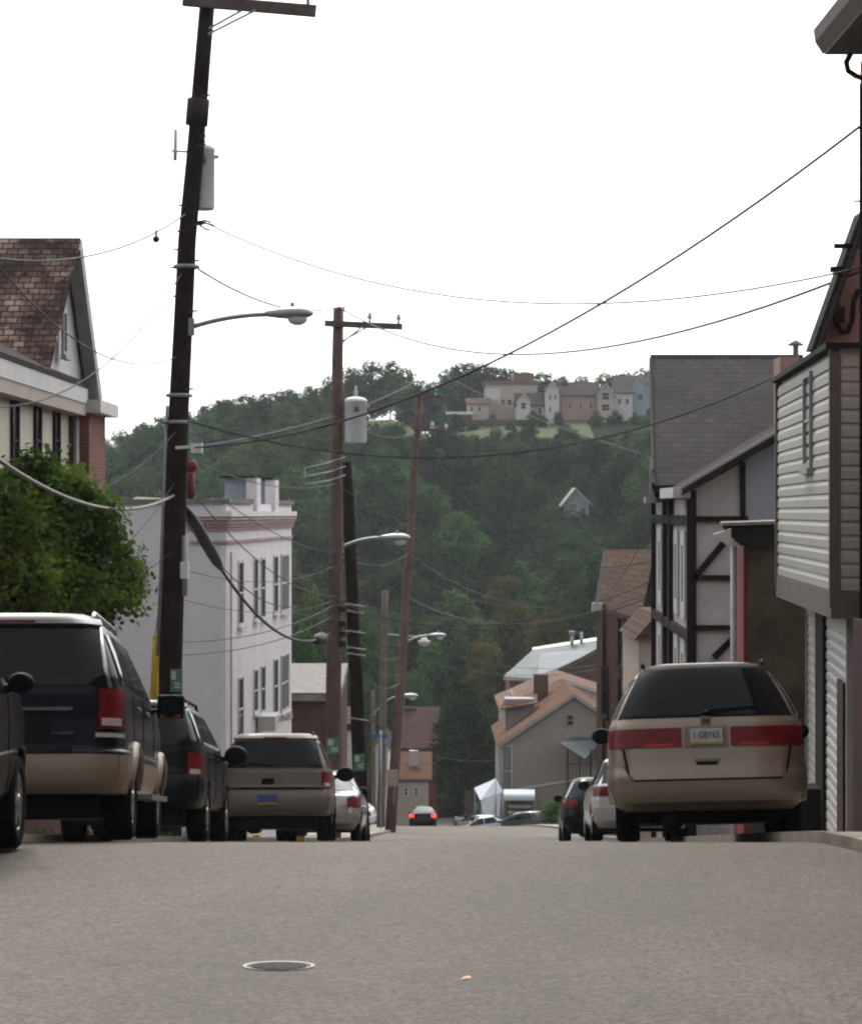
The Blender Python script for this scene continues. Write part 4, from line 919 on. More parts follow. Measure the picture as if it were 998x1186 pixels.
# P2 brown
YQ = 62.0
t = pole('b', 'straight brown utility pole with one crossarm right of the white building', P(392, 357, YQ), Vector((PX(385, YQ), YQ, road_z(YQ) + .1)), .23, .14, 'pole_brown')
b = MB(); q = on_pole('b', 360); b.slab([P(388, 366, YQ - .1), P(397, 366, YQ - .1), P(400, 354, YQ - .1), P(391, 358, YQ - .1)], (0, .2, 0)); b.build('pole_cap', 'tank', t)
crossarm(t, P(376, 374.5, YQ - .22), P(466, 378.5, YQ - .24), .11, .16, 'wood_arm', (.58, .95), [(P(427, 378, YQ - .25), on_pole('b', 396) + Vector((.1, -.15, 0))), (P(420, 378, YQ - .3), on_pole('b', 398) + Vector((.1, -.2, 0)))])
transformer(t, P(412, 488, YQ - .1), .285, 1.12, 'tank_pale')
for py_ in (480, 500):
    b = MB(); b.beam(on_pole('b', py_), P(404, py_, YQ), .08, .1); b.build('transformer_bracket', 'galv', t)
lamp(t, on_pole('b', 634) + Vector((.15, 0, 0)), P(440, 623, YQ), YQ, .80)
b = MB()
for k, py_ in enumerate((545, 556, 566)):
    b.tube([P(400, py_ - 16, YQ - .3), P(380, py_ - 9, YQ - .4), P(353, py_ - 3 - k, YQ - .5)], .016, 5)
b.tube([P(353, 541, YQ - .5), P(353, 562, YQ - .5)], .016, 5); b.build('cable_rack', 'galv', t)
for py_ in (705, 722, 734, 745):
    b = MB(); b.box(on_pole('b', py_) + Vector((.2, -.15, 0)), (.2, .14, .16)); b.build('cable_clamp', 'wire', t)
band_sign(t, 'b', 863, .42, .33)
# P3 dark
Y3 = 64.5
t = pole('c', 'dark leaning utility pole standing at the kerb past the small silver car', P(401, 535, Y3), Vector((PX(420.5, Y3), Y3, road_z(Y3) + .02)), .205, .15, 'pole_dark')
band_sign(t, 'c', 882, .46, .30)
for py_ in (700, 708, 731, 750, 757, 832):
    q = on_pole('c', py_); b = MB(); b.tube([q + Vector((-.22, -.1, 0)), q + Vector((-.08, -.25, .02)), q + Vector((.1, -.25, -.02)), q + Vector((.3, -.15, -.05))], .025, 5); b.build('cable_clamp', 'galv', t)
# P4 leaning brown
Y4 = 90.0
t = pole('d', 'leaning brown utility pole with two crossarms standing beside the yellow kerb', P(486, 455, Y4), Vector((PX(452, Y4), Y4, road_z(Y4) + .1)), .215, .13, 'pole_brown')
crossarm(t, P(480, 456, Y4 - .2), P(513, 461, Y4 - .2), .12, .18, 'wood_arm', (.3,))
crossarm(t, P(476, 494, Y4 - .2), P(521, 502, Y4 - .25), .12, .16, 'wood_arm', (.55, .9), [(P(498, 499, Y4 - .3), on_pole('d', 510) + Vector((.08, -.15, 0)))])
lamp(t, on_pole('d', 744) + Vector((.12, 0, 0)), P(496, 736, Y4), Y4, .68)
b = MB(); b.tube([on_pole('d', 800), Vector((PX(456, Y4), Y4 - .2, PZ(930, Y4)))], .05, 6); b.box(on_pole('d', 900) + Vector((-.05, -.24, 0)), (.42, .02, .62)); b.build('notice_board', 'stucco_beige', t)
# P5 grey
Y5 = 106.0
t = pole('e', 'grey utility pole close behind the leaning brown pole', P(446, 684, Y5), Vector((PX(441, Y5), Y5, road_z(Y5) + .1)), .19, .15, 'pole_grey')
b = MB(); q = on_pole('e', 734); b.beam(q, P(491, 738, Y5), .05, .05); b.lathe([(.02, .3), (.1, .25), (.16, .1), (.27, .08), (.27, .0), (.2, -.12), (.02, -.2)], c=P(491, 744, Y5), seg=14); b.build('bell_lamp', 'white_trim', t)
# P6
Y6 = 128.0
t = pole('f', 'thin grey pole with low street lamp partly hidden behind the leaning pole', P(432, 800, Y6), Vector((PX(433, Y6), Y6, road_z(Y6) + .1)), .13, .11, 'pole_grey')
lamp(t, P(434, 826, Y6), P(464, 806, Y6), Y6, .95)
# street name sign
t = empty('street_sign', 'blue street name sign on a thin post beside the leaning pole', 'street sign', PG(441, 98, .1))
b = MB(); b.tube([PG(441, 98), P(441, 846, 98)], .04, 8); b.build('post', 'galv', t)
b = MB(); b.box(P(440, 852.5, 98), (.62, .03, .16)); b.build('sign_plate', 'sign_blue', t)
# yellow guy wire guards
t = empty('guy_wire', 'two steel guy wires with yellow plastic guards left of the tall dark pole', 'guy wire', PG(174, 43))
for (a_, c_, e_) in (((173, 800), (180, 735), 560), ((179, 800), (184.5, 746), 600)):
    b = MB(); g0 = PG(a_[0] - 4, 42.9); b.tube([g0, P(*c_, 42.6), on_pole('a', e_)], .012, 5); w_ = b.build('guy_cable', 'galv', t)
    b = MB(); b.tube([g0.lerp(P(*c_, 42.6), .1), P(*c_, 42.6)], .046, 8); b.build('guard', 'yellow', w_)

# ================================================================== OVERHEAD WIRES
def wire(label, a, c, sag=.5, r=.012, m='wire', group='overhead wires', n=18, name='overhead_wire'):
    a = Vector(a); c = Vector(c); pts = []
    for i in range(n + 1):
        s = i / n; q = a.lerp(c, s); q.z -= 4 * sag * s * (1 - s); pts.append(q)
    b = MB(); b.tube(pts, r, 6); o = b.build(name, m); tag(o, label, 'wire', group); return o
A = lambda py, dx=.0: on_pole('a', py) + Vector((dx, -.24, 0))
B = lambda py, dx=.0: on_pole('b', py) + Vector((dx, -.24, 0))
Cc = lambda py, dx=.0: on_pole('c', py) + Vector((dx, -.22, 0))
D = lambda py, dx=.0: on_pole('d', py) + Vector((dx, -.22, 0))
TH = 'thin dark wire, one of the bundle strung between the street poles'
wire('long service wire rising steeply from the tall dark pole to the right edge', A(519, .3), (PX(994.5, 27.9), 27.9, PZ(147, 27.9)), .85, .017, n=30)
wire('wire from the tall dark pole across the top of the brown pole', A(314, .25), P(395, 355, YQ - .1), .35, .019)
wire('sagging wire from the brown pole top to the mansard house on the right', P(393, 356, YQ - .1), P(1001, 312, 30), 1.15, .019, n=30)
wire('faint upper wire sagging across the open sky to the right', A(258, .25), P(1004, 308, 29.8), .9, .013, n=30)
wire('wire curving from the left edge up to the tall dark pole', P(-30, 295, 30), A(250, -.05), .35, .014)
wire('loose wire dropping across the slate roof at the left edge', P(-20, 285, 29), A(415, -.08), .6, .011)
wire('thin wire rising across the slate roof toward the sky', P(-30, 470, 33), A(318, -.05), .7, .011)
wire('wire from the tall dark pole sagging behind it to the big grey roof house', A(488, .2), P(902, 434, 44), 1.05, .016, n=30)
wire('second wire looping below toward the white building roof', A(520, .2), P(498, 432, 88), .35, .013)
wire('thin wire slanting down over the distant hilltop trees', P(515, 434, 80), P(760, 530, 45.5), .2, .008)
o = wire('thick pale cable hanging low from the left edge to the tall dark pole', P(-20, 519, 25), A(574, 0), .42, .026, 'cable_grey', n=24, name='overhead_cable')
o = wire('thick dark cable sagging from the tall dark pole to the brown pole', A(576, .12), B(733, -.1), 1.05, .032, 'wire', n=24, name='overhead_cable')
def splice(label, p, q, r, name='splice_case'):
    p = Vector(p); q = Vector(q); b = MB()
    b.tube([p.lerp(q, s) for s in (0, .12, .3, .7, .88, 1)], [r * .4, r * .85, r, r, r * .85, r * .4], 10); tag(b.build(name, 'wire'), label, 'splice case', 'cable splice cases')
def cab(s):
    a = A(576, .12); c = B(733, -.1); q = a.lerp(c, s); q.z -= 4 * 1.05 * s * (1 - s); return q
splice('black splice case on thick cable just right of the tall dark pole', cab(.03), cab(.20), .11)
splice('black splice case on thick cable near the brown pole', cab(.86), cab(.94), .15)
for (s, e, sg, r) in ((A(600, .2), P(345, 702, 61), .5, .012), (A(560, .2), B(690), .5, .011), (A(545, .2), B(640), .3, .010), (A(655), B(655), .35, .008), (A(690), B(695), .3, .007), (A(743), B(700), .25, .011), (A(758), B(712), .25, .011),
                      (P(-20, 650, 32), A(560), .8, .010), (P(-20, 560, 33), A(500), .6, .008), (P(-20, 690, 36), A(640), .4, .008), (P(60, 560, 44), A(488), .4, .008),
                      (B(480), D(500), .4, .012), (B(640), D(640), .4, .010), (B(700), D(760), .6, .012), (B(712), D(780), .6, .012), (B(733), D(790), .7, .016), (Cc(700), D(745), .4, .01),
                      (D(500), P(602, 640, 150), .5, .012), (D(640), P(700, 700, 72), .8, .012), (D(660), P(700, 690, 73), .8, .010), (D(745), P(690, 770, 120), .5, .012), (D(760), P(690, 775, 120), .5, .012), (D(690), P(757, 685, 56), .9, .012), (B(560), P(757, 650, 55), .9, .009), (B(695), P(757, 690, 56), .8, .012), (B(700), P(757, 672, 56), .8, .010),
                      (A(530, .2), B(560), .3, .010), (D(860), P(574, 880, 120), .3, .01), (P(757, 600, 50), P(700, 690, 71), .2, .01)):
    wire(TH, s, e, sg, r, group='bundle of thin street wires')
b = MB(); b.ball(P(181, 277, 40.5), .06); b.tube([P(181, 273, 40.5), P(181, 266, 40.5)], .02, 5); tag(b.build('wire_clip', 'wire'), 'small dark clip hanging on a wire left of the tall dark pole', 'clip')

# ================================================================== CARS
class Car:
    """a car body stacked from rounded-rectangle slices: levels = (z, rear y, front y, half width)"""
    def __init__(s, levels, n=5.0, roof_rise=.03):
        s.L = levels; s.n = n; s.rise = roof_rise
    def at(s, z):
        L = s.L
        if z <= L[0][0]: return L[0][1:]
        for a, c in zip(L, L[1:]):
            if z <= c[0]:
                t = (z - a[0]) / (c[0] - a[0]); return tuple(a[i] + (c[i] - a[i]) * t for i in (1, 2, 3))
        return L[-1][1:]
    def rear(s, x, z):
        yr, yf, w = s.at(z); l = (yf - yr) / 2; k = min(.999, abs(x) / w)
        # tight corner radius in plan, independent of the car's length
        return yr + min(l, 1.15 * (1 - (1 - k ** s.n) ** (1 / s.n))) + .03 * k * k
    def front(s, x, z):
        yr, yf, w = s.at(z); l = (yf - yr) / 2; k = min(.999, abs(x) / w)
        return yf - min(l, 1.15 * (1 - (1 - k ** s.n) ** (1 / s.n))) - .12 * k * k
    def side(s, y, z):
        yr, yf, w = s.at(z); lo, hi = 0.0, .999
        for _ in range(24):
            m_ = (lo + hi) / 2
            if s.rear(m_ * w, z) <= y <= s.front(m_ * w, z): lo = m_
            else: hi = m_
        return lo * w
    def S(s, face, u, z):
        if face == 'rear': return Vector((u, s.rear(u, z), z))
        if face == 'front': return Vector((u, s.front(u, z), z))
        x = s.side(u, z); return Vector((x if face == 'right' else -x, u, z))
    def body(s, parent, m, wheels=(), wr=.36, nz=44, ns=15, name='body', underz=None):
        zs = sorted(set([l[0] for l in s.L] + [s.L[0][0] + (s.L[-1][0] - s.L[0][0]) * i / nz for i in range(nz + 1)]))
        ks = [math.sin(math.pi / 2 * (i / ns)) for i in range(ns + 1)]; ks[-1] = .9992
        ring = []
        def outline(z):
            w = s.at(z)[2]; q = []
            for k in ks[::-1]: q.append((k * w, s.rear(k * w, z)))       # right rear corner -> centre
            for k in ks[1:]: q.append((-k * w, s.rear(k * w, z)))
            y0, y1 = s.rear(w * .9992, z), s.front(w * .9992, z)
            for i in range(1, 9): q.append((-s.side(y0 + (y1 - y0) * i / 9, z), y0 + (y1 - y0) * i / 9))
            for k in ks[::-1]: q.append((-k * w, s.front(k * w, z)))
            for k in ks[1:]: q.append((k * w, s.front(k * w, z)))
            for i in range(8, 0, -1): q.append((s.side(y0 + (y1 - y0) * i / 9, z), y0 + (y1 - y0) * i / 9))
            return q
        b = MB(); b.smooth = True; rows = []
        for z in zs: rows.append([(x, y, z) for x, y in outline(z)])
        zt = zs[-1]; o = outline(zt); cy = (s.at(zt)[0] + s.at(zt)[1]) / 2
        for f, dz in ((.93, .45), (.75, .8), (.4, .97), (.02, 1)): rows.append([(x * f, cy + (y - cy) * f, zt + s.rise * dz) for x, y in o])
        nn = len(rows[0]); vs = [p for r_ in rows for p in r_]
        b.add(vs, [(i * nn + k, i * nn + (k + 1) % nn, (i + 1) * nn + (k + 1) % nn, (i + 1) * nn + k) for i in range(len(rows) - 1) for k in range(nn)] + [tuple(range(nn))[::-1], tuple((len(rows) - 1) * nn + k for k in range(nn))])
        ob = b.build(name, m, parent)
        if wheels:
            c = MB()
            for y, z in wheels: c.lathe([(wr, -1.4), (wr, 1.4)], 'X', (0, y, z), 28, smooth=False)
            co = c.build('cutter', m)
            md = ob.modifiers.new('arch', 'BOOLEAN'); md.object = co; md.operation = 'DIFFERENCE'; md.solver = 'EXACT'
            bpy.context.view_layer.update()
            co.matrix_world = parent.matrix_world if parent.parent is None else co.matrix_world
            co.location = parent.location; co.rotation_euler = parent.rotation_euler; co.scale = parent.scale
            bpy.context.view_layer.update()
            dg = bpy.context.evaluated_depsgraph_get(); me = bpy.data.meshes.new_from_object(ob.evaluated_get(dg))
            ob.modifiers.clear(); ob.data = me; bpy.data.objects.remove(co)
        return ob
    def patch(s, name, m, parent, face, b0, b1, t0, t1, z0, z1, off=.008, nu=10, nv=8, bow=0, skirt=.012, fix=True):
        """a panel laid on the body: from b0..b1 at height z0 to t0..t1 at height z1, standing off the body"""
        b = MB(); vs = []; b.smooth = True
        def pt(u, z, d):
            e = .01; p = s.S(face, u, z); a = s.S(face, u + e, z) - s.S(face, u - e, z); c = s.S(face, u, z + e) - s.S(face, u, z - e)
            nrm = a.cross(c)
            if nrm.length < 1e-9: nrm = Vector((0, -1, 0))
            nrm.normalize()
            want = {'rear': Vector((0, -1, 0)), 'front': Vector((0, 1, 0)), 'right': Vector((1, 0, 0)), 'left': Vector((-1, 0, 0))}[face]
            if nrm.dot(want) < 0: nrm = -nrm
            return p + nrm * d
        g = []
        for j in range(nv + 1):
            v = j / nv; a, c = b0 + (t0 - b0) * v, b1 + (t1 - b1) * v; row = []
            for i in range(nu + 1):
                f = i / nu; z = z0 + (z1 - z0) * v + bow * (1 - (2 * f - 1) ** 2) * (v if bow > 0 else 1)
                row.append((a + (c - a) * f, z))
            g.append(row)
        for row in g:
            for u, z in row: vs.append(pt(u, z, off))
        n1 = nu + 1
        fs = [(j * n1 + i, j * n1 + i + 1, (j + 1) * n1 + i + 1, (j + 1) * n1 + i) for j in range(nv) for i in range(nu)]
        b.add(vs, fs)
        edge = [(0, i) for i in range(n1)] + [(j, nu) for j in range(1, nv + 1)] + [(nv, i) for i in range(nu - 1, -1, -1)] + [(j, 0) for j in range(nv - 1, 0, -1)]
        b.smooth = False
        for (j, i), (j2, i2) in zip(edge, edge[1:] + edge[:1]):
            b.quad(vs[j * n1 + i], vs[j2 * n1 + i2], pt(*g[j2][i2], -skirt), pt(*g[j][i], -skirt))
        return b.build(name, m, parent)
def wheel(parent, x, y, r, w=.22, rim='alloy', name='wheel'):
    sgn = 1 if x > 0 else -1
    b = MB(); h = w / 2
    b.lathe([(r * .62, -h * .8), (r * .7, -h), (r * .93, -h), (r, -h * .75), (r, h * .75), (r * .93, h), (r * .7, h), (r * .62, h * .8)], 'X', (x, y, r), 28); o = b.build(name, 'rubber', parent)
    b = MB(); c = x + sgn * (h * .72)
    b.lathe([(r * .64, -.01), (r * .64, .02), (r * .58, .02), (r * .56, -.03)], 'X', (c, y, r), 24)
    for k in range(5):
        a = 2 * math.pi * k / 5 + .3; e = Vector((0, math.cos(a), math.sin(a)))
        b.beam(Vector((c + sgn * .01, y, r)) + e * .04, Vector((c + sgn * .005, y, r)) + e * r * .6, .09 if r > .3 else .07, .03, Vector((1, 0, 0)))
    b.lathe([(.075, -.02), (.07, .03), (.02, .035)] if sgn > 0 else [(.02, -.035), (.07, -.03), (.075, .02)], 'X', (c, y, r), 14)
    b.build('rim', rim, o)
def mirror(c, parent, y, z, m, sc=1.0, sides=('left', 'right'), boxy=False):
    for sd_ in sides:
        x = c.side(y, z); sg = 1 if sd_ == 'right' else -1; b = MB()
        b.ball((sg * (x + .16 * sc), y + .02, z + .03), (.13 * sc, .09 * sc, .105 * sc), 14, 10) if not boxy else b.box((sg * (x + .2), y + .02, z + .03), (.27, .16, .24)); b.beam((sg * (x - .03), y + .02, z - .03), (sg * (x + .1 * sc), y + .02, z), .06, .06)
        o = b.build('mirror', m, parent, bevel=.035 if boxy else 0)
        if boxy:
            b = MB(); b.box((sg * (x + .2), y - .063, z - .065), (.2, .012, .03)); b.build('turn_signal', 'amber', o)
        b = MB(); b.lathe([(.09 * sc, -.005), (.085 * sc, .004)], 'Y', (sg * (x + .16 * sc), y - .072 * sc, z + .03), 16, smooth=False); b.build('mirror_glass', 'car_glass', o)
def plate(c, parent, x, z, w=.31, h=.155, off=.03, lower='plate_yellow', upper='plate', txt=None):
    y = c.rear(x, z) - off
    b = MB(); b.box((x, y, z), (w, .012, h)); o = b.build('license_plate', upper, parent)
    b = MB(); b.box((x, y - .0075, z - h * .4), (w * .96, .004, h * .16)); b.build('plate_band', lower, o)
    if txt:
        cu = bpy.data.curves.new('plate_number', 'FONT'); cu.body = txt; cu.size = h * .62; cu.align_x = 'CENTER'; cu.align_y = 'CENTER'; cu.extrude = .002
        to = bpy.data.objects.new('plate_number', cu); COL.objects.link(to); to.location = (x, y - .009, z + h * .06); to.rotation_euler = (R(90), 0, 0); to.scale = (.74, 1, 1)
        bpy.context.view_layer.update(); dg = bpy.context.evaluated_depsgraph_get(); me = bpy.data.meshes.new_from_object(to.evaluated_get(dg))
        me.materials.clear(); me.materials.append(M['plate_ink'])
        mo = bpy.data.objects.new('plate_number', me); COL.objects.link(mo); mo.location = to.location; mo.rotation_euler = to.rotation_euler; mo.scale = to.scale; mo.parent = o; mo['_local'] = 1
        bpy.data.objects.remove(to)
    return o
def car_root(name, label, cat, loc, yaw=0, roll=0, slope=None, group=None):
    y = loc[1]; sl = math.atan((road_z(y - 1) - road_z(y + 3)) / 4) if slope is None else slope
    t = empty(name, label, cat, loc, (-sl, R(roll), R(yaw)), group, local=True); bpy.context.view_layer.update(); return t
GRP = 'cars parked along the kerbs'
def underbody(t, W, y0, y1, z0, z1, m='black_plastic'):
    b = MB(); b.box((0, (y0 + y1) / 2, (z0 + z1) / 2), (W, y1 - y0, z1 - z0)); b.tube([(-.35, y0 - .2, z0 + .02), (-.35, y0 + .9, z0 + .02)], .11, 10); b.tube([(-W * .5, y0 + 1, z0 + .06), (W * .5, y0 + 1, z0 + .06)], .06, 8); b.build('chassis', m, t)

# ---- minivan
Yv = 23.5
t = car_root('minivan', 'champagne tan minivan parked with its right wheels on the kerb', 'minivan', (PX(822, Yv), Yv, road_z(Yv) + .03), -5.2, -2.0, None, GRP)
V = Car([(.28, .16, 4.95, .84), (.36, .05, 5.02, .93), (.46, .01, 5.06, .955), (.62, .0, 5.08, .962), (.68, .035, 5.06, .963), (.9, .06, 4.98, .965), (1.06, .085, 4.7, .955), (1.12, .10, 4.5, .945), (1.2, .14, 3.95, .915), (1.35, .21, 3.55, .85), (1.5, .29, 3.2, .77), (1.62, .36, 2.9, .69), (1.69, .42, 2.7, .625), (1.725, .50, 2.55, .55)], 5.5)
t.scale = (1.035, 1.0, 1.03); bpy.context.view_layer.update()
V.body(t, 'van_paint', ((.98, .34), (3.98, .34)), .40)
V.patch('window_surround', 'black_plastic', t, 'rear', -.84, .84, -.61, .61, 1.18, 1.675, .007, 18, 10)
for sg in (-1, 1):
    V.patch('tailgate_gap', 'black_plastic', t, 'rear', sg * .745 - .006, sg * .745 + .006, sg * .80 - .006, sg * .80 + .006, .59, .884, .018, 2, 6)
V.patch('rear_window', 'car_glass', t, 'rear', -.81, .81, -.585, .585, 1.20, 1.655, .012, 16, 10)
V.patch('rear_window_trim', 'black_plastic', t, 'rear', -.60, .60, -.52, .52, 1.66, 1.715, .010, 14, 3)
V.patch('tailgate', 'van_paint', t, 'rear', -.70, .70, -.735, .735, .585, .872, .016, 16, 5)
for sg in (-1, 1):
    a, c = (sg * .235, sg * .925)
    lo, hi = min(a, c), max(a, c)
    tl = V.patch('taillight', 'tail_red', t, 'rear', lo, hi, lo, hi, .895, 1.075, .02, 14, 6)
    V.patch('bulb_reflector', 'tail_lit' if False else 'red_plastic', tl, 'rear', sg * .79 - .035, sg * .79 + .035, sg * .79 - .03, sg * .79 + .03, 1.0, 1.06, .024, 4, 3)
    V.patch('reversing_lens', 'tail_bright', tl, 'rear', sg * .46 - .14, sg * .46 + .14, sg * .46 - .14, sg * .46 + .14, .892, .925, .022, 6, 2)
V.patch('plate_recess', 'pewter_paint', t, 'rear', -.205, .205, -.205, .205, .885, 1.085, .012, 6, 4)
plate(V, t, 0, .99, .31, .155, .03, 'plate_yellow', 'plate', '1 GBY65')
b = MB(); b.box((0, V.rear(0, 1.15) - .02, 1.142), (.10, .02, .085)); eb = b.build('badge', 'pewter_paint', t, bevel=.015)
b = MB(); y_ = V.rear(0, 1.15) - .034
for p_, q_ in (((-.026, y_, 1.175), (-.02, y_, 1.11)), ((.026, y_, 1.175), (.02, y_, 1.11)), ((-.024, y_, 1.143), (.024, y_, 1.143))): b.beam(p_, q_, .012, .01)
b.build('emblem', 'chrome', eb)
b = MB(); b.box((0, V.rear(0, .74) - .022, .765), (.24, .03, .05)); b.build('door_handle', 'van_paint', t, bevel=.012)
b = MB(); b.box((0, V.rear(0, .74) - .018, .728), (.20, .012, .026)); b.build('handle_recess', 'black_plastic', t)
V.patch('bumper_gap', 'black_plastic', t, 'rear', -.70, .70, -.70, .70, .566, .584, .006, 16, 1)
V.patch('bumper', 'van_paint', t, 'rear', -.93, .93, -.94, .94, .375, .565, .03, 20, 5, bow=0)
for sg in (-1, 1):
    lo, hi = sorted((sg * .72, sg * .945)); l2, h2 = sorted((sg * .80, sg * .94))
    V.patch('bumper_shoulder', 'van_paint', t, 'rear', lo, hi, l2, h2, .567, .72, .022, 8, 4)
    V.patch('bumper_end', 'van_paint', t, 'right' if sg > 0 else 'left', .3, .55, .3, .55, .38, .7, .02, 6, 4)
b = MB(); b.beam((.02, V.rear(0, 1.22) - .03, 1.235), (.50, V.rear(.5, 1.28) - .03, 1.27), .02, .03); b.ball((.02, V.rear(0, 1.21) - .02, 1.22), (.05, .03, .03)); b.build('wiper', 'black_plastic', t)
for fc in ('left', 'right'):
    V.patch('side_window', 'car_glass', t, fc, .42, 1.25, .62, 1.25, 1.2, 1.6, .01, 8, 8); V.patch('side_window', 'car_glass', t, fc, 1.31, 2.2, 1.31, 2.2, 1.2, 1.6, .01, 8, 8); V.patch('side_window', 'car_glass', t, fc, 2.26, 3.4, 2.26, 2.75, 1.2, 1.6, .01, 8, 8)
    V.patch('side_moulding', 'black_plastic', t, fc, 1.5, 3.5, 1.5, 3.5, .62, .67, .012, 12, 2)
V.patch('windshield', 'car_glass', t, 'front', -.75, .75, -.55, .55, 1.2, 1.66, .01)
for fc in ('left', 'right'):
    sg = 1 if fc == 'right' else -1; b = MB(); b.tube([(sg * .59, .62, 1.72), (sg * .59, .8, 1.765), (sg * .585, 2.3, 1.775), (sg * .585, 2.5, 1.73)], .018, 8); b.build('roof_rail', 'dark_trim', t)
mirror(V, t, 3.35, 1.13, 'black_plastic', .85)
underbody(t, 1.42, .5, 4.6, .17, .5)
for x_ in (-.80, .80):
    for y_ in (.98, 3.98): wheel(t, x_, y_, .335, .21)

# ---- SUV with tan lower cladding
def suv_levels(L, W, H, hood=.60, deck=.64):
    w = W / 2
    return [(.40, .16, L - .2, w * .90), (.47, .03, L - .05, w * .96), (.62, .0, L, w * .99), (.78, .02, L, w), (.8, .05, L - .02, w * .985), (H * .52, .075, L - .05, w * .985), (H * deck, .09, L - .35, w * .97), (H * (deck + .02), .10, L * .80, w * .965), (H * (deck + .07), .115, L * .765, w * .945), (H * .83, .20, L * .67, w * .86), (H * .93, .28, L * .59, w * .775), (H * .965, .335, L * .555, w * .72), (H * .985, .42, L * .53, w * .64)]
def suv(name, label, loc, yaw, L, W, H, paint, clad=None, rail='dark_trim', wr=.37, near=True, roll=0, glass='car_glass', tl=(.50, .66), mir='black_plastic', msc=1.25, slope=None, cat='SUV', tlw=(.76, .95), trimm=None):
    t = car_root(name, label, cat, loc, yaw, roll, slope, GRP)
    c = Car(suv_levels(L, W, H), 6.0); w = W / 2
    wy = (L * .225, L * .81)
    c.body(t, paint, [(y, wr) for y in wy], wr * 1.17, nz=40 if near else 22, ns=15 if near else 9)
    c.patch('rear_window', glass, t, 'rear', -w * .84, w * .84, -w * .715, w * .715, H * .675, H * .925, .012, 14, 10)
    c.patch('roof_spoiler', paint if trimm is None else trimm, t, 'rear', -w * .72, w * .72, -w * .68, w * .68, H * .935, H * .975, .05, 12, 3)
    b = MB(); b.box((0, c.rear(0, H * .955) - .055, H * .955), (.36, .02, .035)); b.build('brake_light', 'tail_red', t)
    for sg in (-1, 1):
        lo, hi = sorted((sg * w * tlw[0], sg * w * tlw[1])); tlo = c.patch('taillight', 'tail_red', t, 'rear', lo, hi, lo, hi, H * tl[0], H * tl[1], .02, 8, 8)
        c.patch('reversing_lens', 'tail_clear', tlo, 'rear', lo + .02, hi - .02, lo + .02, hi - .02, H * (tl[0] + .012), H * (tl[0] + .045), .024, 5, 3)
    bm_ = clad or paint
    c.patch('bumper', bm_, t, 'rear', -w * .965, w * .965, -w * .97, w * .97, .44, .75 if clad else .80, .035, 20, 6)
    c.patch('step_pad', 'black_plastic', t, 'rear', -w * .55, w * .55, -w * .55, w * .55, .752 if clad else .802, .79 if clad else .84, .04, 12, 2)
    for fc in ('left', 'right'):
        sg = 1 if fc == 'right' else -1
        c.patch('bumper_end', bm_, t, fc, .22, wy[0] - wr * 1.25, .22, wy[0] - wr * 1.25, .46, .75 if clad else .80, .03, 6, 5)
        c.patch('side_window', glass, t, fc, L * .06 + .12, L * .235, L * .06 + .26, L * .235, H * .68, H * .91, .01, 8, 8); c.patch('side_window', glass, t, fc, L * .25, L * .43, L * .25, L * .43, H * .68, H * .91, .01, 8, 8); c.patch('side_window', glass, t, fc, L * .445, L * .70, L * .445, L * .575, H * .68, H * .91, .01, 8, 8)
        if clad:
            c.patch('cladding', clad, t, fc, wy[0] + wr * 1.25, wy[1] - wr * 1.25, wy[0] + wr * 1.25, wy[1] - wr * 1.25, .44, .72, .02, 16, 5)
            b = MB(); b.beam((sg * (w + .02), wy[0] + .55, .40), (sg * (w + .02), wy[1] - .55, .40), .2, .05); b.build('running_board', 'alloy', t)
            for yy in wy:
                b = MB(); pts = []
                for k in range(15):
                    a = math.pi * (.06 + .88 * k / 14); z_ = wr + wr * 1.24 * math.sin(a); y_ = yy + wr * 1.24 * math.cos(a); pts.append((sg * (c.side(y_, max(z_, .45)) + .015), y_, z_))
                b.tube(pts, .05, 8); b.build('wheel_arch_flare', clad, t)
        for yy, zz in ((L * .30, H * .60), (L * .49, H * .60)):
            b = MB(); x_ = c.side(yy, zz); b.box((sg * (x_ + .03), yy, zz), (.03, .2, .035)); b.build('door_handle', clad or paint, t, bevel=.008)
        b = MB(); rz_ = H * .975; rx = w * .66
        b.tube([(sg * rx, .55, rz_), (sg * rx, .68, rz_ + .07), (sg * rx, L * .5, rz_ + .075), (sg * rx, L * .53, rz_)], .022, 8); b.build('roof_rail', rail, t)
    c.patch('windshield', 'car_glass', t, 'front', -w * .8, w * .8, -w * .66, w * .66, H * .68, H * .92, .01)
    b = MB(); b.beam((-.02, c.rear(0, H * .69) - .03, H * .695), (-.42, c.rear(.4, H * .7) - .03, H * .715), .02, .025); b.build('wiper', 'black_plastic', t)
    mirror(c, t, L * .655, H * .645, mir, msc, boxy=bool(clad))
    underbody(t, W * .72, .35, L - .4, .20, .6)
    if not clad:
        c.patch('tailgate_gap', 'black_plastic', t, 'rear', -w * .8, w * .8, -w * .8, w * .8, .83, .842, .012, 12, 1)
    for fc in ('left', 'right'):
        for yy in (L * .24, L * .44, L * .69): c.patch('door_gap', 'black_plastic', t, fc, yy - .006, yy + .006, yy - .006, yy + .006, .5, H * .66, .006, 1, 8)
    for x_ in (-w + .13, w - .13):
        for yy in wy: wheel(t, x_, yy, wr, .25)
    return t, c
Ys = 20.6
t, c = suv('dark_suv', 'dark navy SUV with tan bumper and tan lower cladding at left', (PX(8, Ys) , Ys, road_z(Ys) + .01), 2.2, 5.2, 2.0, 2.02, 'navy_paint', 'tan_clad', 'alloy', .38, tl=(.485, .655), tlw=(.765, .95), trimm='grey_paint')
w = 1.0; H = 2.02
c.patch('plate_recess', 'black_plastic', t, 'rear', -.36, .36, -.34, .34, .86, 1.13, .008, 8, 5)
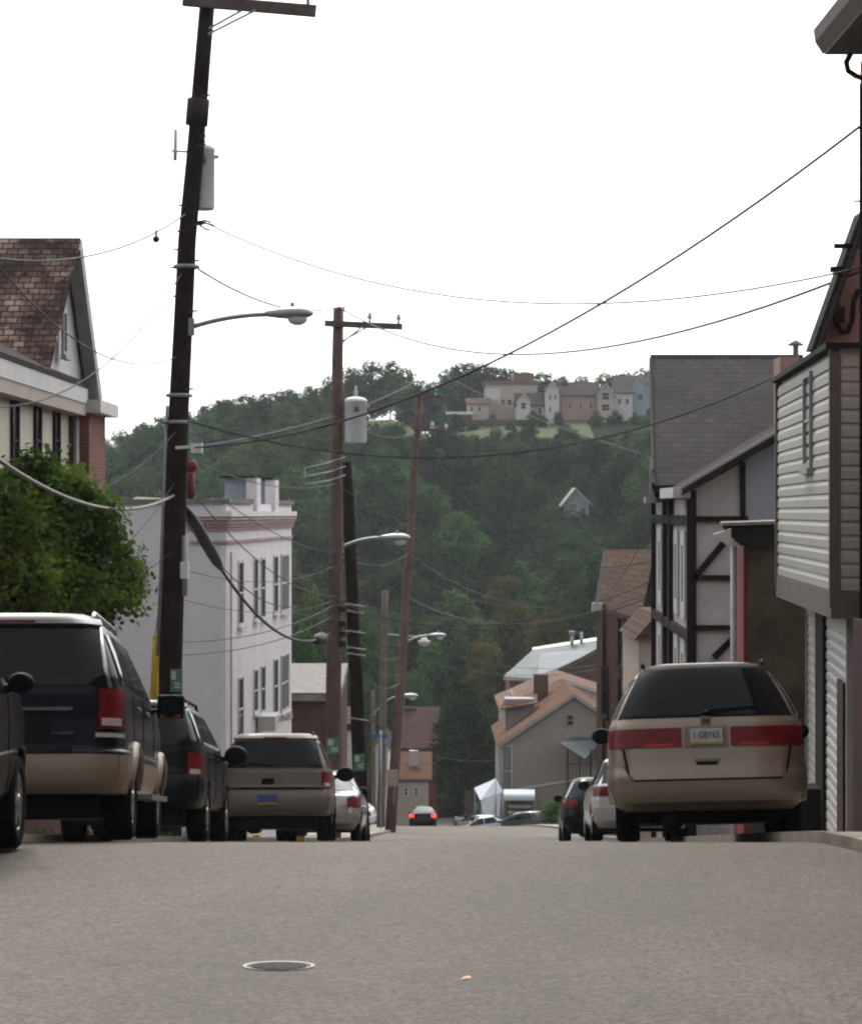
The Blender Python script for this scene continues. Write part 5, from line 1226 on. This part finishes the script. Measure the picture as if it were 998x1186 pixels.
b = MB(); b.box((.46, c.rear(.46, .93) - .02, .935), (.2, .025, .03)); b.build('handle_trim', 'chrome', t)
b = MB(); b.box((0, c.rear(0, 1.15) - .02, 1.15), (1.1, .025, .03)); b.build('chrome_strip', 'chrome', t)
for sg in (-1, 1):
    b = MB(); pts = [Vector((sg * .99 * k, 0, z)) for k, z in ((.86, H * .665), (.815, H * .75), (.77, H * .85), (.73, H * .94))]
    pts = [Vector((p.x, c.rear(p.x, p.z) - .012, p.z)) for p in pts]
    b.tube(pts, .022, 8); b.build('pillar_glint', 'alloy', t)  # bright reflection along the rear pillar, built as a pale metal strip
    lo, hi = sorted((sg * .74, sg * .95)); c.patch('lamp_base', 'tail_clear', t, 'rear', lo, hi, lo, hi, .90, .938, .03, 6, 2)
# ---- second dark SUV
Yk = 29.2
suv('dark_suv', 'black SUV parked between the navy SUV and the pewter SUV', (PX(145, Yk), Yk, road_z(Yk) + .01), -.2, 4.7, 1.84, 1.76, 'black_paint', None, 'dark_trim', .36, tl=(.46, .62), tlw=(.80, .96))
# ---- pewter SUV
Yt = 38.2
t, c = suv('pewter_suv', 'pewter tan SUV with roof rails behind the black SUV', (PX(317, Yt), Yt, road_z(Yt) + .02), 1.0, 4.65, 1.84, 1.74, 'pewter_paint', None, 'dark_trim', .35, tl=(.49, .64), tlw=(.83, .97))
plate(c, t, -.1, .66, .31, .16, .06, 'plate_yellow', 'plate_blue')
b = MB(); b.box((-.1, c.rear(0, .95) - .02, .96), (.2, .03, .085)); b.build('handle_recess', 'black_plastic', t, bevel=.02)
c.patch('bumper_top', 'pewter_paint', t, 'rear', -.8, .8, -.8, .8, .845, .875, .07, 12, 2)
# ---- nearest black car at the left edge
def sedan_levels(L, W, H):
    w = W / 2
    return [(.22, .16, L - .14, w * .90), (.34, .03, L - .02, w * .965), (.52, .0, L, w), (.70, .02, L - .03, w * .995), (.84, .05, L - .12, w * .975), (.90, .08, L - .30, w * .96), (.93, .12, L - .75, w * .95), (.955, .35, L * .73, w * .945), (.985, .62, L * .71, w * .935), (1.15, .98, L * .62, w * .83), (H * .93, 1.28, L * .525, w * .73), (H * .975, 1.5, L * .48, w * .66), (H * .99, 1.7, L * .45, w * .55)]
def hatch_levels(L, W, H):
    w = W / 2
    return [(.22, .16, L - .14, w * .90), (.34, .03, L - .02, w * .965), (.55, .0, L, w), (.72, .02, L - .03, w * .995), (.88, .05, L - .2, w * .97), (.94, .08, L - .7, w * .955), (.98, .11, L * .75, w * .945), (1.15, .27, L * .66, w * .85), (H * .92, .46, L * .54, w * .74), (H * .97, .56, L * .49, w * .68), (H * .99, .75, L * .46, w * .58)]
def lowcar(name, label, loc, yaw, L, W, H, paint, kind='sedan', wr=.31, near=True, lit=False, tl=(.66, .86), tlw=(.62, .95), slope=None, cat='car', group=GRP, rim='alloy', roll=0):
    t = car_root(name, label, cat, loc, yaw, roll, slope, group); w = W / 2
    lv = sedan_levels(L, W, H) if kind == 'sedan' else hatch_levels(L, W, H)
    c = Car(lv, 4.5); wy = (L * .20, L * .80)
    c.body(t, paint, [(y, wr) for y in wy] if near else (), wr * 1.15, nz=40 if near else 18, ns=15 if near else 8)
    c.patch('rear_window', 'car_glass', t, 'rear', -w * .8, w * .8, -w * .66, w * .66, 1.0, H * .93, .01, 10, 8)
    c.patch('windshield', 'car_glass', t, 'front', -w * .82, w * .82, -w * .66, w * .66, 1.0, H * .93, .01, 10, 8)
    r0 = 1.05 if kind == 'sedan' else .45; r1 = 1.35 if kind == 'sedan' else .65
    for fc in ('left', 'right'):
        c.patch('side_window', 'car_glass', t, fc, r0, L * .42, r1, L * .42, 1.0, H * .93, .008, 8, 6); c.patch('side_window', 'car_glass', t, fc, L * .435, L * .66, L * .435, L * .545, 1.0, H * .93, .008, 8, 6)
    for sg in (-1, 1):
        lo, hi = sorted((sg * w * tlw[0], sg * w * tlw[1])); c.patch('taillight', 'tail_lit' if lit else 'tail_red', t, 'rear', lo, hi, lo, hi, tl[0], tl[1], .012, 6, 5)
        lo, hi = sorted((sg * w * .5, sg * w * .9)); c.patch('headlight', 'tail_clear', t, 'front', lo, hi, lo, hi, .58, .72, .012, 6, 4)
    c.patch('bumper', paint, t, 'rear', -w * .93, w * .93, -w * .94, w * .94, .36, .58, .025, 14, 4)
    mirror(c, t, L * .655, 1.0, 'black_plastic' if near else paint, .85)
    underbody(t, W * .7, .4, L - .4, .18, .4)
    for x_ in (-w + .12, w - .12):
        for yy in wy: wheel(t, x_, yy, wr, .2, rim)
    return t, c
suv('black_suv', 'black SUV cut off by the left edge, only its front corner, mirror and wheel showing', (PX(30, 19.4) - .80, 15.0, road_z(15.0) + .02), 1.5, 4.75, 1.9, 2.0, 'black_paint', None, 'dark_trim', .37, slope=math.atan(.066), msc=.8)
# silver car, white car, black hatchback
lowcar('silver_car', 'small silver car mostly hidden behind the pewter SUV', (PX(412, 48.5) - .72, 46.6, road_z(46.6) + .02), -1.0, 4.3, 1.72, 1.42, 'silver_paint', 'sedan', tlw=(.7, .96))
lowcar('white_car', 'white car parked in front of the tan minivan, mostly hidden', (PX(677, 41.5) + 1.02, 41.5, road_z(41.5) + .02), -1.0, 4.4, 1.76, 1.5, 'white_paint', 'hatch', tlw=(.6, .95), tl=(.78, .95))
lowcar('black_hatchback', 'black hatchback farthest down the right kerb', (PX(645, 54.5) + 1.0, 54.5, road_z(54.5) + .02), -1.2, 4.3, 1.74, 1.48, 'black_paint', 'hatch', tlw=(.6, .95), tl=(.78, .95))
# far traffic at the bottom of the street
FG = 'small cars at the bottom of the street'
def far(name, label, px, y, yaw, paint, kind='sedan', L=4.5, W=1.78, H=1.45, lit=False, dz=.02, cat='car'):
    return lowcar(name, label, (PX(px, y), y, road_z(y) + dz), yaw, L, W, H, paint, kind, near=False, lit=lit, group=FG, cat=cat)
far('black_sedan', 'black sedan with glowing red brake lights driving away downhill', 489.5, 137, 0, 'black_paint', W=1.62, H=1.36, lit=True)
far('maroon_suv', 'maroon wagon crossing the end of the street above the black sedan', 487, 188, -68, 'maroon_paint', 'hatch', 4.7, 1.85, 1.75, dz=.02)
far('dark_green_car', 'dark green car just right of the black sedan with brake lights', 528, 174, -60, 'green_paint')
far('white_sedan', 'white sedan low in front of the white awning stall', 600, 148, 84, 'white_paint')
far('green_hatchback', 'dark green car with red taillight at the far right of the street end', 634, 146, 50, 'green_paint', 'hatch')
far('silver_hatchback', 'silver car roof showing just below the tarp tent', 569, 152, 20, 'silver_paint', 'hatch', H=1.35)
far('white_pickup', 'white van between the dark pole and the leaning pole', 436, 118, 80, 'white_paint', 'hatch', 4.3, 1.8, 1.6, cat='van')

# ================================================================== TREES
def leaf_cloud(mb, rnd, lobes, n, size, spread=.5):
    """leaf-sized faces gathered in clumps through the volume of overlapping lobes"""
    tot = sum(l[1][0] * l[1][1] * l[1][2] for l in lobes) ** 1
    for c, r in lobes:
        k = max(6, int(n * (r[0] * r[1] * r[2]) / tot / 14))
        for _ in range(k):
            v = Vector((rnd.gauss(0, 1), rnd.gauss(0, 1), rnd.gauss(0, 1))).normalized() * (rnd.random() ** .28)
            cc = Vector((c[0] + v.x * r[0], c[1] + v.y * r[1], c[2] + v.z * r[2])); cr = spread * size * (1.5 + 1.6 * rnd.random())
            for _ in range(14):
                p = cc + Vector((rnd.gauss(0, cr), rnd.gauss(0, cr), rnd.gauss(0, cr * .6)))
                jt = .45 if size < .2 else .28
                nn = v * 1.0 + Vector((0, 0, .5)) + Vector((rnd.gauss(0, jt), rnd.gauss(0, jt), rnd.gauss(0, jt))); nn.normalize()
                d = nn.cross(Vector((rnd.gauss(0, 1), rnd.gauss(0, 1), rnd.gauss(0, 1)))).normalized(); u = d.cross(nn); s_ = size * (.55 + .7 * rnd.random())
                w_ = u * s_ * .33; l_ = d * s_ * .5
                mb.add([p - l_, p + w_, p + l_, p - w_], [(0, 1, 2, 3)])
def make_tree(name, label, cat, rnd, loc, lobes, n, size, leaf, trunk_h, trunk_r, group=None, limbs=5):
    t = empty(name, label, cat, loc, group=group, local=True)
    b = MB(); top = Vector((rnd.uniform(-.2, .2), 0, trunk_h)); b.tube([(0, 0, -.4), (0, 0, trunk_h * .4), tuple(top)], [trunk_r * 1.3, trunk_r, trunk_r * .7], 8)
    for k in range(limbs):
        c, r = lobes[k % len(lobes)]; b.tube([(0, 0, trunk_h * (.45 + .1 * k / limbs)), tuple((Vector(c) + Vector((0, 0, trunk_h * .6))) * .5), tuple(Vector(c) + Vector((rnd.uniform(-.3, .3), rnd.uniform(-.3, .3), 0)))], [trunk_r * .6, trunk_r * .4, trunk_r * .12], 6)
    b.build('trunk', 'bark', t, fixn=False)
    b = MB(); leaf_cloud(b, rnd, lobes, n, size, .5 if size < .2 else .36); b.build('crown', leaf, t, fixn=False)
    return t
rnd = random.Random(11)
# the bushy tree over the parked cars at left: two crowns
Yb = 33.0
def LB(px, py, y, r): p = P(px, py, y); return (p, r)
def near_tree(label, base_px, Y, blobs, n, size, tr):
    base = PG(base_px, Y); lobes = [((PX(px, Y + dy) - base.x, dy, PZ(py, Y + dy) - base.z), (rw * Y / F, rw * Y / F * .9, rh * Y / F)) for px, py, rw, rh, dy in blobs]
    return make_tree('leafy_tree', label, 'tree', rnd, base, lobes, n, size, 'leaf_near', 2.6, .12)
near_tree('dark green bushy tree between the slate roof house and the dark SUVs', 90, 34,
          [(60, 620, 46, 52, 0), (100, 610, 40, 40, .3), (128, 668, 34, 32, .2), (88, 690, 50, 40, -.2), (70, 575, 30, 30, .1), (35, 560, 35, 32, .4), (140, 640, 18, 16, 0), (110, 580, 16, 18, .2), (82, 552, 14, 20, .1), (142, 700, 16, 16, .1), (60, 730, 60, 35, 0), (125, 610, 12, 22, 0), (50, 535, 14, 20, .2)], 26000, .105, .12)
near_tree('light yellow green bush at the left edge above the navy SUV', -10, 30,
          [(10, 620, 34, 45, 0), (-25, 590, 45, 50, .2), (18, 680, 44, 36, 0), (-20, 660, 60, 60, .2), (34, 655, 20, 20, -.1), (20, 580, 16, 20, 0)], 17000, .10, .1)
# far trees: five kinds, copied over the hill
protos = []
for k, (leaf, hh, rr_) in enumerate((('leaf_mid', 8.5, 3.4), ('leaf_mid', 9.5, 3.0), ('leaf_dark', 8.0, 3.6), ('leaf_mid', 7.2, 3.2), ('leaf_olive', 7.8, 3.0), ('leaf_dark', 10.0, 2.8))):
    lobes = []
    for j in range(8):
        a = 2 * math.pi * j / 7 + rnd.random(); q = rnd.uniform(.35, .62) * rr_ if j < 7 else 0
        lobes.append(((q * math.cos(a), q * math.sin(a), hh * (.22 if j in (1, 4) else rnd.uniform(.36, .74)) if j < 7 else hh * .80), (rr_ * rnd.uniform(.38, .58), rr_ * rnd.uniform(.38, .58), rr_ * rnd.uniform(.36, .5))))
    t = make_tree('hill_tree', 'full leafy green tree, one of the mass of trees covering the far hillside', 'tree', rnd, (0, 0, 0), lobes, 8500, .36, leaf, hh * .5, .1, 'trees covering the far hillside', 6)
    protos.append(t)
used = set()
def copy_tree(k, loc, s, rz, label=None, group=None, sz=None):
    p = protos[k]
    if k not in used: used.add(k); o = p
    else:
        o = p.copy(); COL.objects.link(o)
        for ch in p.children: c_ = ch.copy(); COL.objects.link(c_); c_.parent = o
    o.location = loc; o.rotation_euler = (0, 0, rz); o.scale = (s, s, s * (sz or 1))
    if label: o['label'] = label
    if group: o['group'] = group
    return o
cnt = 0
HL = 'full leafy green tree, one of the mass of trees covering the far hillside'
pts = []
y = 203
while y < 364:
    x0, x1 = PX(100, y) - 6, PX(762, y) + 4
    x = x0 + rnd.uniform(0, 5)
    while x < x1:
        xx, yy = x + rnd.uniform(-1.6, 1.6), y + rnd.uniform(-2.5, 2.5)
        x += rnd.uniform(5.8, 8.0)
        meadow = (-13 < xx < 22 and yy > 341) or (xx > 12 and yy > 341)
        if meadow: continue
        if abs(xx - PX(664, yy)) < 5.0 and 286 < yy < 308: continue
        pts.append((xx, yy))
    y += 8.0
small = []
for yb2 in range(298, 346, 5):
    x = -16 + rnd.uniform(0, 4)
    while x < PX(760, yb2):
        if not (abs(x - PX(664, yb2)) < 4.6 and yb2 < 308): small.append((x + rnd.uniform(-1, 1), yb2 + rnd.uniform(-2, 2)))
        x += rnd.uniform(6.5, 9.0)
for xx, yy in small:
    copy_tree(rnd.choice((0, 1, 2, 3, 5)), (xx, yy, ground_z(xx, yy) - .3), rnd.uniform(.42, .62) * (1 if yy < 332 else .62), rnd.uniform(0, 6.28), HL, 'trees covering the far hillside')
for xx, yy in pts:
    s = rnd.uniform(.82, 1.34)
    if xx > -13 and yy > 316: s *= .62 if yy < 332 else .45
    if abs(xx - PX(662, yy)) < 6.5 and 252 < yy <= 298: s = rnd.uniform(.36, .44) if yy > 272 else rnd.uniform(.52, .66)
    k = rnd.choice((0, 0, 1, 1, 2, 3, 3, 2, 4 if yy < 260 else 0, 5)); copy_tree(k, (xx, yy, ground_z(xx, yy) - .3), s, rnd.uniform(0, 6.28), HL, 'trees covering the far hillside'); cnt += 1
SK = 'round leafy tree standing on the skyline along the hilltop'
for px, top, Y in ((118, 508, 372), (140, 500, 374), (165, 492, 372), (190, 485, 374), (215, 478, 372), (240, 470, 374), (262, 465, 372), (285, 460, 374), (310, 455, 372), (335, 452, 374), (360, 448, 372), (385, 436, 374), (408, 426, 376), (430, 419, 378), (452, 419, 376), (470, 428, 374), (484, 440, 372), (492, 447, 374),
                   (520, 428, 392), (535, 423, 394), (552, 424, 392), (570, 427, 394), (588, 430, 392), (606, 432, 396), (628, 434, 394), (650, 436, 396), (674, 436, 394), (700, 433, 396), (722, 432, 394), (745, 430, 396), (765, 432, 394)):
    x = PX(px, Y); z0 = ground_z(x, Y); h = PZ(top, Y) - z0
    k = rnd.choice((0, 2, 3)); hh = (8.5, 9.5, 8.0, 7.2)[k] * .93; s = max(.5, min(1.25, h / hh))
    copy_tree(k, (x, Y, PZ(top, Y) - hh * s), s, rnd.uniform(0, 6.28), SK, 'trees on the hilltop skyline'); cnt += 1
for px, Y, s in ((548, 361, .3), (571, 363, .34), (618, 362, .36), (627, 360, .3), (646, 361, .34), (690, 361, .36), (712, 362, .4), (735, 363, .36), (752, 362, .45), (528, 362, .42)):
    x = PX(px, Y); copy_tree(rnd.choice((0, 2, 3)), (x, Y, ground_z(x, Y) - .5), s, rnd.uniform(0, 6.28), 'small bushy tree close in front of the hilltop houses', 'small trees by the hilltop houses')
b = MB(); r_ = random.Random(9)
for _ in range(20000):   # low growth between the trees of the hill
    y = r_.uniform(200, 350); x = r_.uniform(PX(100, y) - 6, PX(762, y) + 4)
    if y > 346 and x > -13: continue
    c = Vector((x, y, ground_z(x, y) + r_.uniform(0, .9)))
    for _k in range(4):
        p = c + Vector((r_.gauss(0, .5), r_.gauss(0, .5), r_.gauss(0, .25))); n_ = Vector((r_.gauss(0, .5), r_.gauss(-.3, .5), 1)).normalized(); d = n_.cross(Vector((r_.gauss(0, 1), r_.gauss(0, 1), r_.gauss(0, 1)))).normalized(); u = d.cross(n_); s_ = r_.uniform(.2, .5)
        b.add([p - d * s_, p + u * s_ * .6, p + d * s_, p - u * s_ * .6], [(0, 1, 2, 3)])
o = b.build('undergrowth', 'leaf_dark', fixn=False); o['kind'] = 'stuff'
# trees in the valley, one by one
for lab, px, top, Y, k, wpx in (('dark tree merging behind the big dark tree', 517, 830, 197, 5, 46), ('dark tree low behind the stone pillar', 558, 845, 192, 2, 44),
                           ('olive brown tree high behind the metal roof house', 590, 700, 216, 4, 90), ('olive tree left of the metal roof house', 562, 742, 207, 4, 70), ('rusty olive tree behind the bright white ridge', 640, 705, 212, 4, 80), ('green tree behind the leaning pole', 500, 745, 208, 0, 70),
                           ('bright green tree right of the white building', 362, 690, 140, 3, 70), ('green tree behind the low brick building', 350, 735, 120, 3, 70), ('tree behind the two brown poles', 425, 715, 160, 1, 70), ('green tree above the maroon house', 478, 780, 204, 0, 60), ('small green tree behind the pale house sliver', 400, 775, 130, 3, 50),
                           ('green tree under the eave of the brown brick house', 690, 640, 215, 1, 80)):
    x = PX(px, Y); z0 = ground_z(x, Y); h = PZ(top, Y) - z0; hh = (8.5, 9.5, 8.0, 7.2, 7.8, 10.0)[k] * .93; rr_ = (3.4, 3.0, 3.6, 3.2, 3.0, 2.8)[k]
    s = wpx * Y / F / (2 * rr_); copy_tree(k, (x, Y, z0), s, rnd.uniform(0, 6.28), lab, 'trees in the valley', (h / hh) / s)
bt = PG(537, 180); k_ = 180 / F
lobes = [((PX(px, 180) - bt.x, dy, PZ(py, 180) - bt.z), (rw * k_, rw * k_ * .95, rh * k_)) for px, py, rw, rh, dy in ((536, 815, 22, 28, 0), (520, 845, 20, 28, .3), (553, 845, 20, 30, -.2), (536, 870, 30, 36, 0), (514, 885, 18, 32, .2), (556, 890, 18, 34, 0), (535, 915, 30, 30, 0), (541, 798, 12, 16, .1), (508, 862, 12, 16, 0), (564, 866, 10, 18, .1), (526, 802, 10, 14, 0))]
make_tree('dark_tree', 'big rounded dark green tree left of the taupe house reaching almost to the road', 'tree', rnd, bt, lobes, 14000, .26, 'leaf_deep', 5, .25)
make_tree('green_shrub', 'bright green shrub in front of the taupe house right of the stall', 'shrub', rnd, PG(640, 132), [((-.3, 0, .9), (.5, .5, .55)), ((.3, .1, 1.1), (.5, .5, .6)), ((.0, 0, .5), (.8, .6, .5)), ((.55, 0, 1.5), (.25, .25, .4))], 3000, .12, 'leaf_near', .5, .04)
# weeds under the parked cars
b = MB(); r_ = random.Random(5)
for _ in range(260):
    y = r_.uniform(16, 46); x = kl(y) - .16 - abs(r_.gauss(0, .25)); z = road_z(y) + .12; h = r_.uniform(.03, .10); a = r_.uniform(0, 6.28); dx, dy = .012 * math.cos(a), .012 * math.sin(a)
    b.add([(x - dx, y - dy, z), (x + dx, y + dy, z), (x + r_.gauss(0, .06), y + r_.gauss(0, .06), z + h)], [(0, 1, 2)])
o = b.build('weeds', 'leaf_mid', fixn=False); o['kind'] = 'stuff'
# fallen yellow blocks seen under the pewter SUV
for px_, w_ in ((297, .16), (342, .42)):
    b = MB(); q = PG(px_, 51.5, .09); b.box(q, (w_, .3, .2)); o = b.build('wheel_block', 'plate_yellow', bevel=.02)
    tag(o, 'small pale yellow block on the asphalt seen under the pewter SUV' if w_ < .2 else 'long yellow block on the asphalt seen under the pewter SUV', 'block', 'yellow blocks on the asphalt')

# ================================================================== HAZE
m = bpy.data.materials.new('haze'); n, l = nodes_of(m); n.remove(n['Principled BSDF'])
pv = n.new('ShaderNodeVolumePrincipled'); pv.inputs['Color'].default_value = (.86, .93, 1.0, 1); pv.inputs['Density'].default_value = .00013; pv.inputs['Anisotropy'].default_value = .3
l.new(pv.outputs[0], n['Material Output'].inputs['Volume'])
b = MB(); b.box((0, 190, 17), (802, 742, 100))
o = b.build('haze', m); o['kind'] = 'stuff'
for o in list(bpy.data.objects):
    if '_local' in o: del o['_local']
